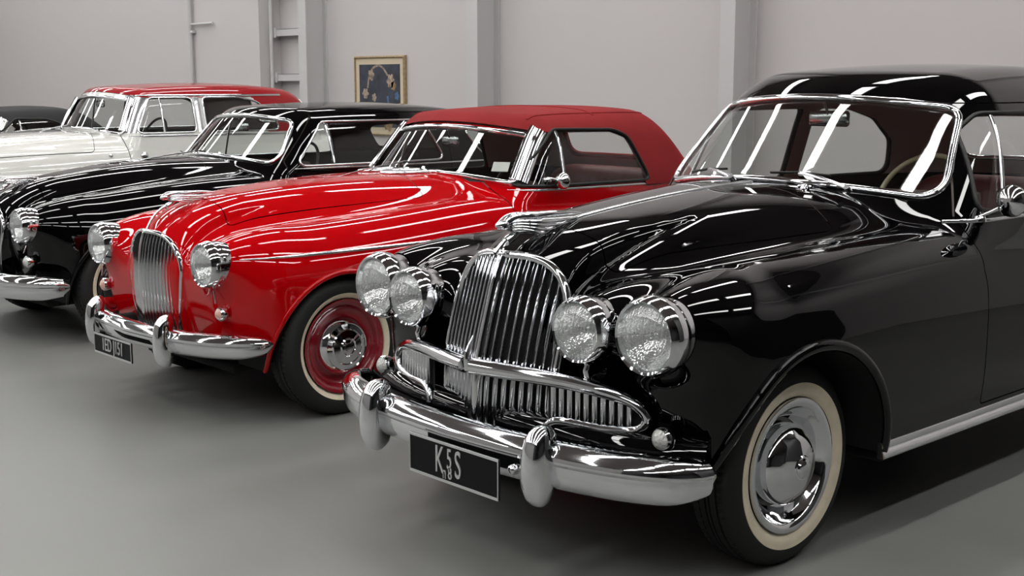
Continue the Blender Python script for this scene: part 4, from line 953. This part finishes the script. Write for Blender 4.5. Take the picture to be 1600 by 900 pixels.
KD = dict(KB, name='classic_saloon_car', label='cream white saloon with a red roof and chrome framed windows, behind the black coupe', loc=(-10.8, 3.62, 0), p=pD, h=.021, paint='white', belt=1.16,
    arch=(.34, .39), wb=2.85, roof='roofred', roofname='roof', rooflabel='red painted roof', rooff=0, zt=1.525, ty=2.40, rbelt=1.20, pill='chrome_dull', py=1.6, ws=[(-.575, 1.255), (.575, 1.255), (.52, 1.44), (-.52, 1.44)], wsr=.045,
    wins=[([(1.42, 1.195), (1.93, 1.195), (1.93, 1.455), (1.56, 1.455)], .02), ([(2.07, 1.195), (2.80, 1.195), (2.76, 1.30), (2.60, 1.42), (2.42, 1.455), (2.07, 1.455)], .02)],
    rw=([(-.46, 1.26), (.46, 1.26), (.42, 1.40), (-.42, 1.40)], .05), rwy=2.9, bon=[(-.68, -.45), (.68, -.45), (.70, 1.12), (-.70, 1.12)],
    doors=[[(1.31, .36), (1.98, .36), (1.98, 1.495), (1.55, 1.495), (1.31, 1.17)], [(2.015, .36), (2.6, .36), (2.75, .8), (2.86, 1.15), (2.84, 1.3), (2.62, 1.46), (2.4, 1.495), (2.015, 1.495)]], seal='chrome', rwm='chrome', scr=(.60, .53, 1.24, 1.50),
    strips=[('waist_strip', 1.32, 3.3, 1.155, 1.14, .010, .010), ('side_strip', -.5, 3.9, .84, .78, .012, .010), ('sill_strip', .42, 2.4, .31, .31, .016, .010), ('gutter', 1.45, 2.9, 1.495, 1.49, .012, .014)],
    posts=[((1.64, 1.175, 1.645, 1.475), .010, 'chrome'), ((1.998, 1.175, 1.995, 1.475), .026, 'chrome_dull')], handle=(1.85, 1.0), ww=None, rimm='white', lamp=(.62, -.66, .88, .11), lamp2=(.62, -.62, .66, .034, 'side_lamp', 'clearlens'),
    grille=(.30, .50, .82, .98, .03, S((.3, -.60), (.8, -.63), (1.1, -.60)), .10), orn=(-.50, 1.125, .7), spine=[(0, -.54, 1.09), (0, -.60, 1.05), (0, -.63, .99)], bump=(-.80, .45, .14, .84), over=True, plate=None, wz=1.19, mirror=None, sticker=None, swy=1.72,
    seats=[(2.15, .48, .56, 1.08, .5, 'bench_seat'), (2.80, .52, .54, 1.14, .4, 'rear_seat')], leather='leather_black', lining='lining', swm='leather_black')
Dc = build_car(KD)
P = on_x(Dc.F, [1.42], [.985])[0]; o = MB().add(*lathe([(.001, .018), (.018, .016), (.030, .010), (.036, 0)], 24, tuple(P), 'x')).build('door_badge', 'chrome', Dc.root)
P = on_x(Dc.F, [1.12], [1.0])[0]; o = MB().add(*lathe([(.001, .016), (.012, .014), (.018, 0)], 16, tuple(P), 'x')).build('wing_badge', 'chrome_dull', Dc.root)

# ---- black soft-top convertible at the far left
pE = dict(pB, cab=dict(pB['cab'], rw=lambda X, z: 2.62-.85*(z-1.0)-.15*X*X, kr=.3, z=S((.9, 1.25), (1.25, 1.315), (1.6, 1.345), (2.05, 1.34), (2.4, 1.28), (2.8, 1.15)), tum=.40, ws=lambda X, z: 1.05+.80*(z-1.12)+.50*X*X))
KE = dict(KB, label='black soft-top convertible at the far left behind the white saloon bonnet', loc=(-13.45, 3.60, 0), p=pE, h=.024, paint='black', roof='softblack', rooflabel='black cloth', zt=1.275, ty=1.30,
    ws=[(-.625, 1.13), (.625, 1.13), (.575, 1.235), (-.575, 1.235)], wins=[([(1.22, 1.055), (2.04, 1.045), (1.86, 1.19), (1.74, 1.225), (1.44, 1.23)], .012)],
    rw=([(-.34, 1.12), (.34, 1.12), (.30, 1.20), (-.30, 1.20)], .03), scr=(.655, .600, 1.115, 1.29), posts=[((1.46, 1.045, 1.48, 1.245), .010, 'chrome')], rwm='softblack', rimm='rimblack', ww=None, plate=None, sticker=None, mirror=None, leather='leather_black')
build_car(KE)
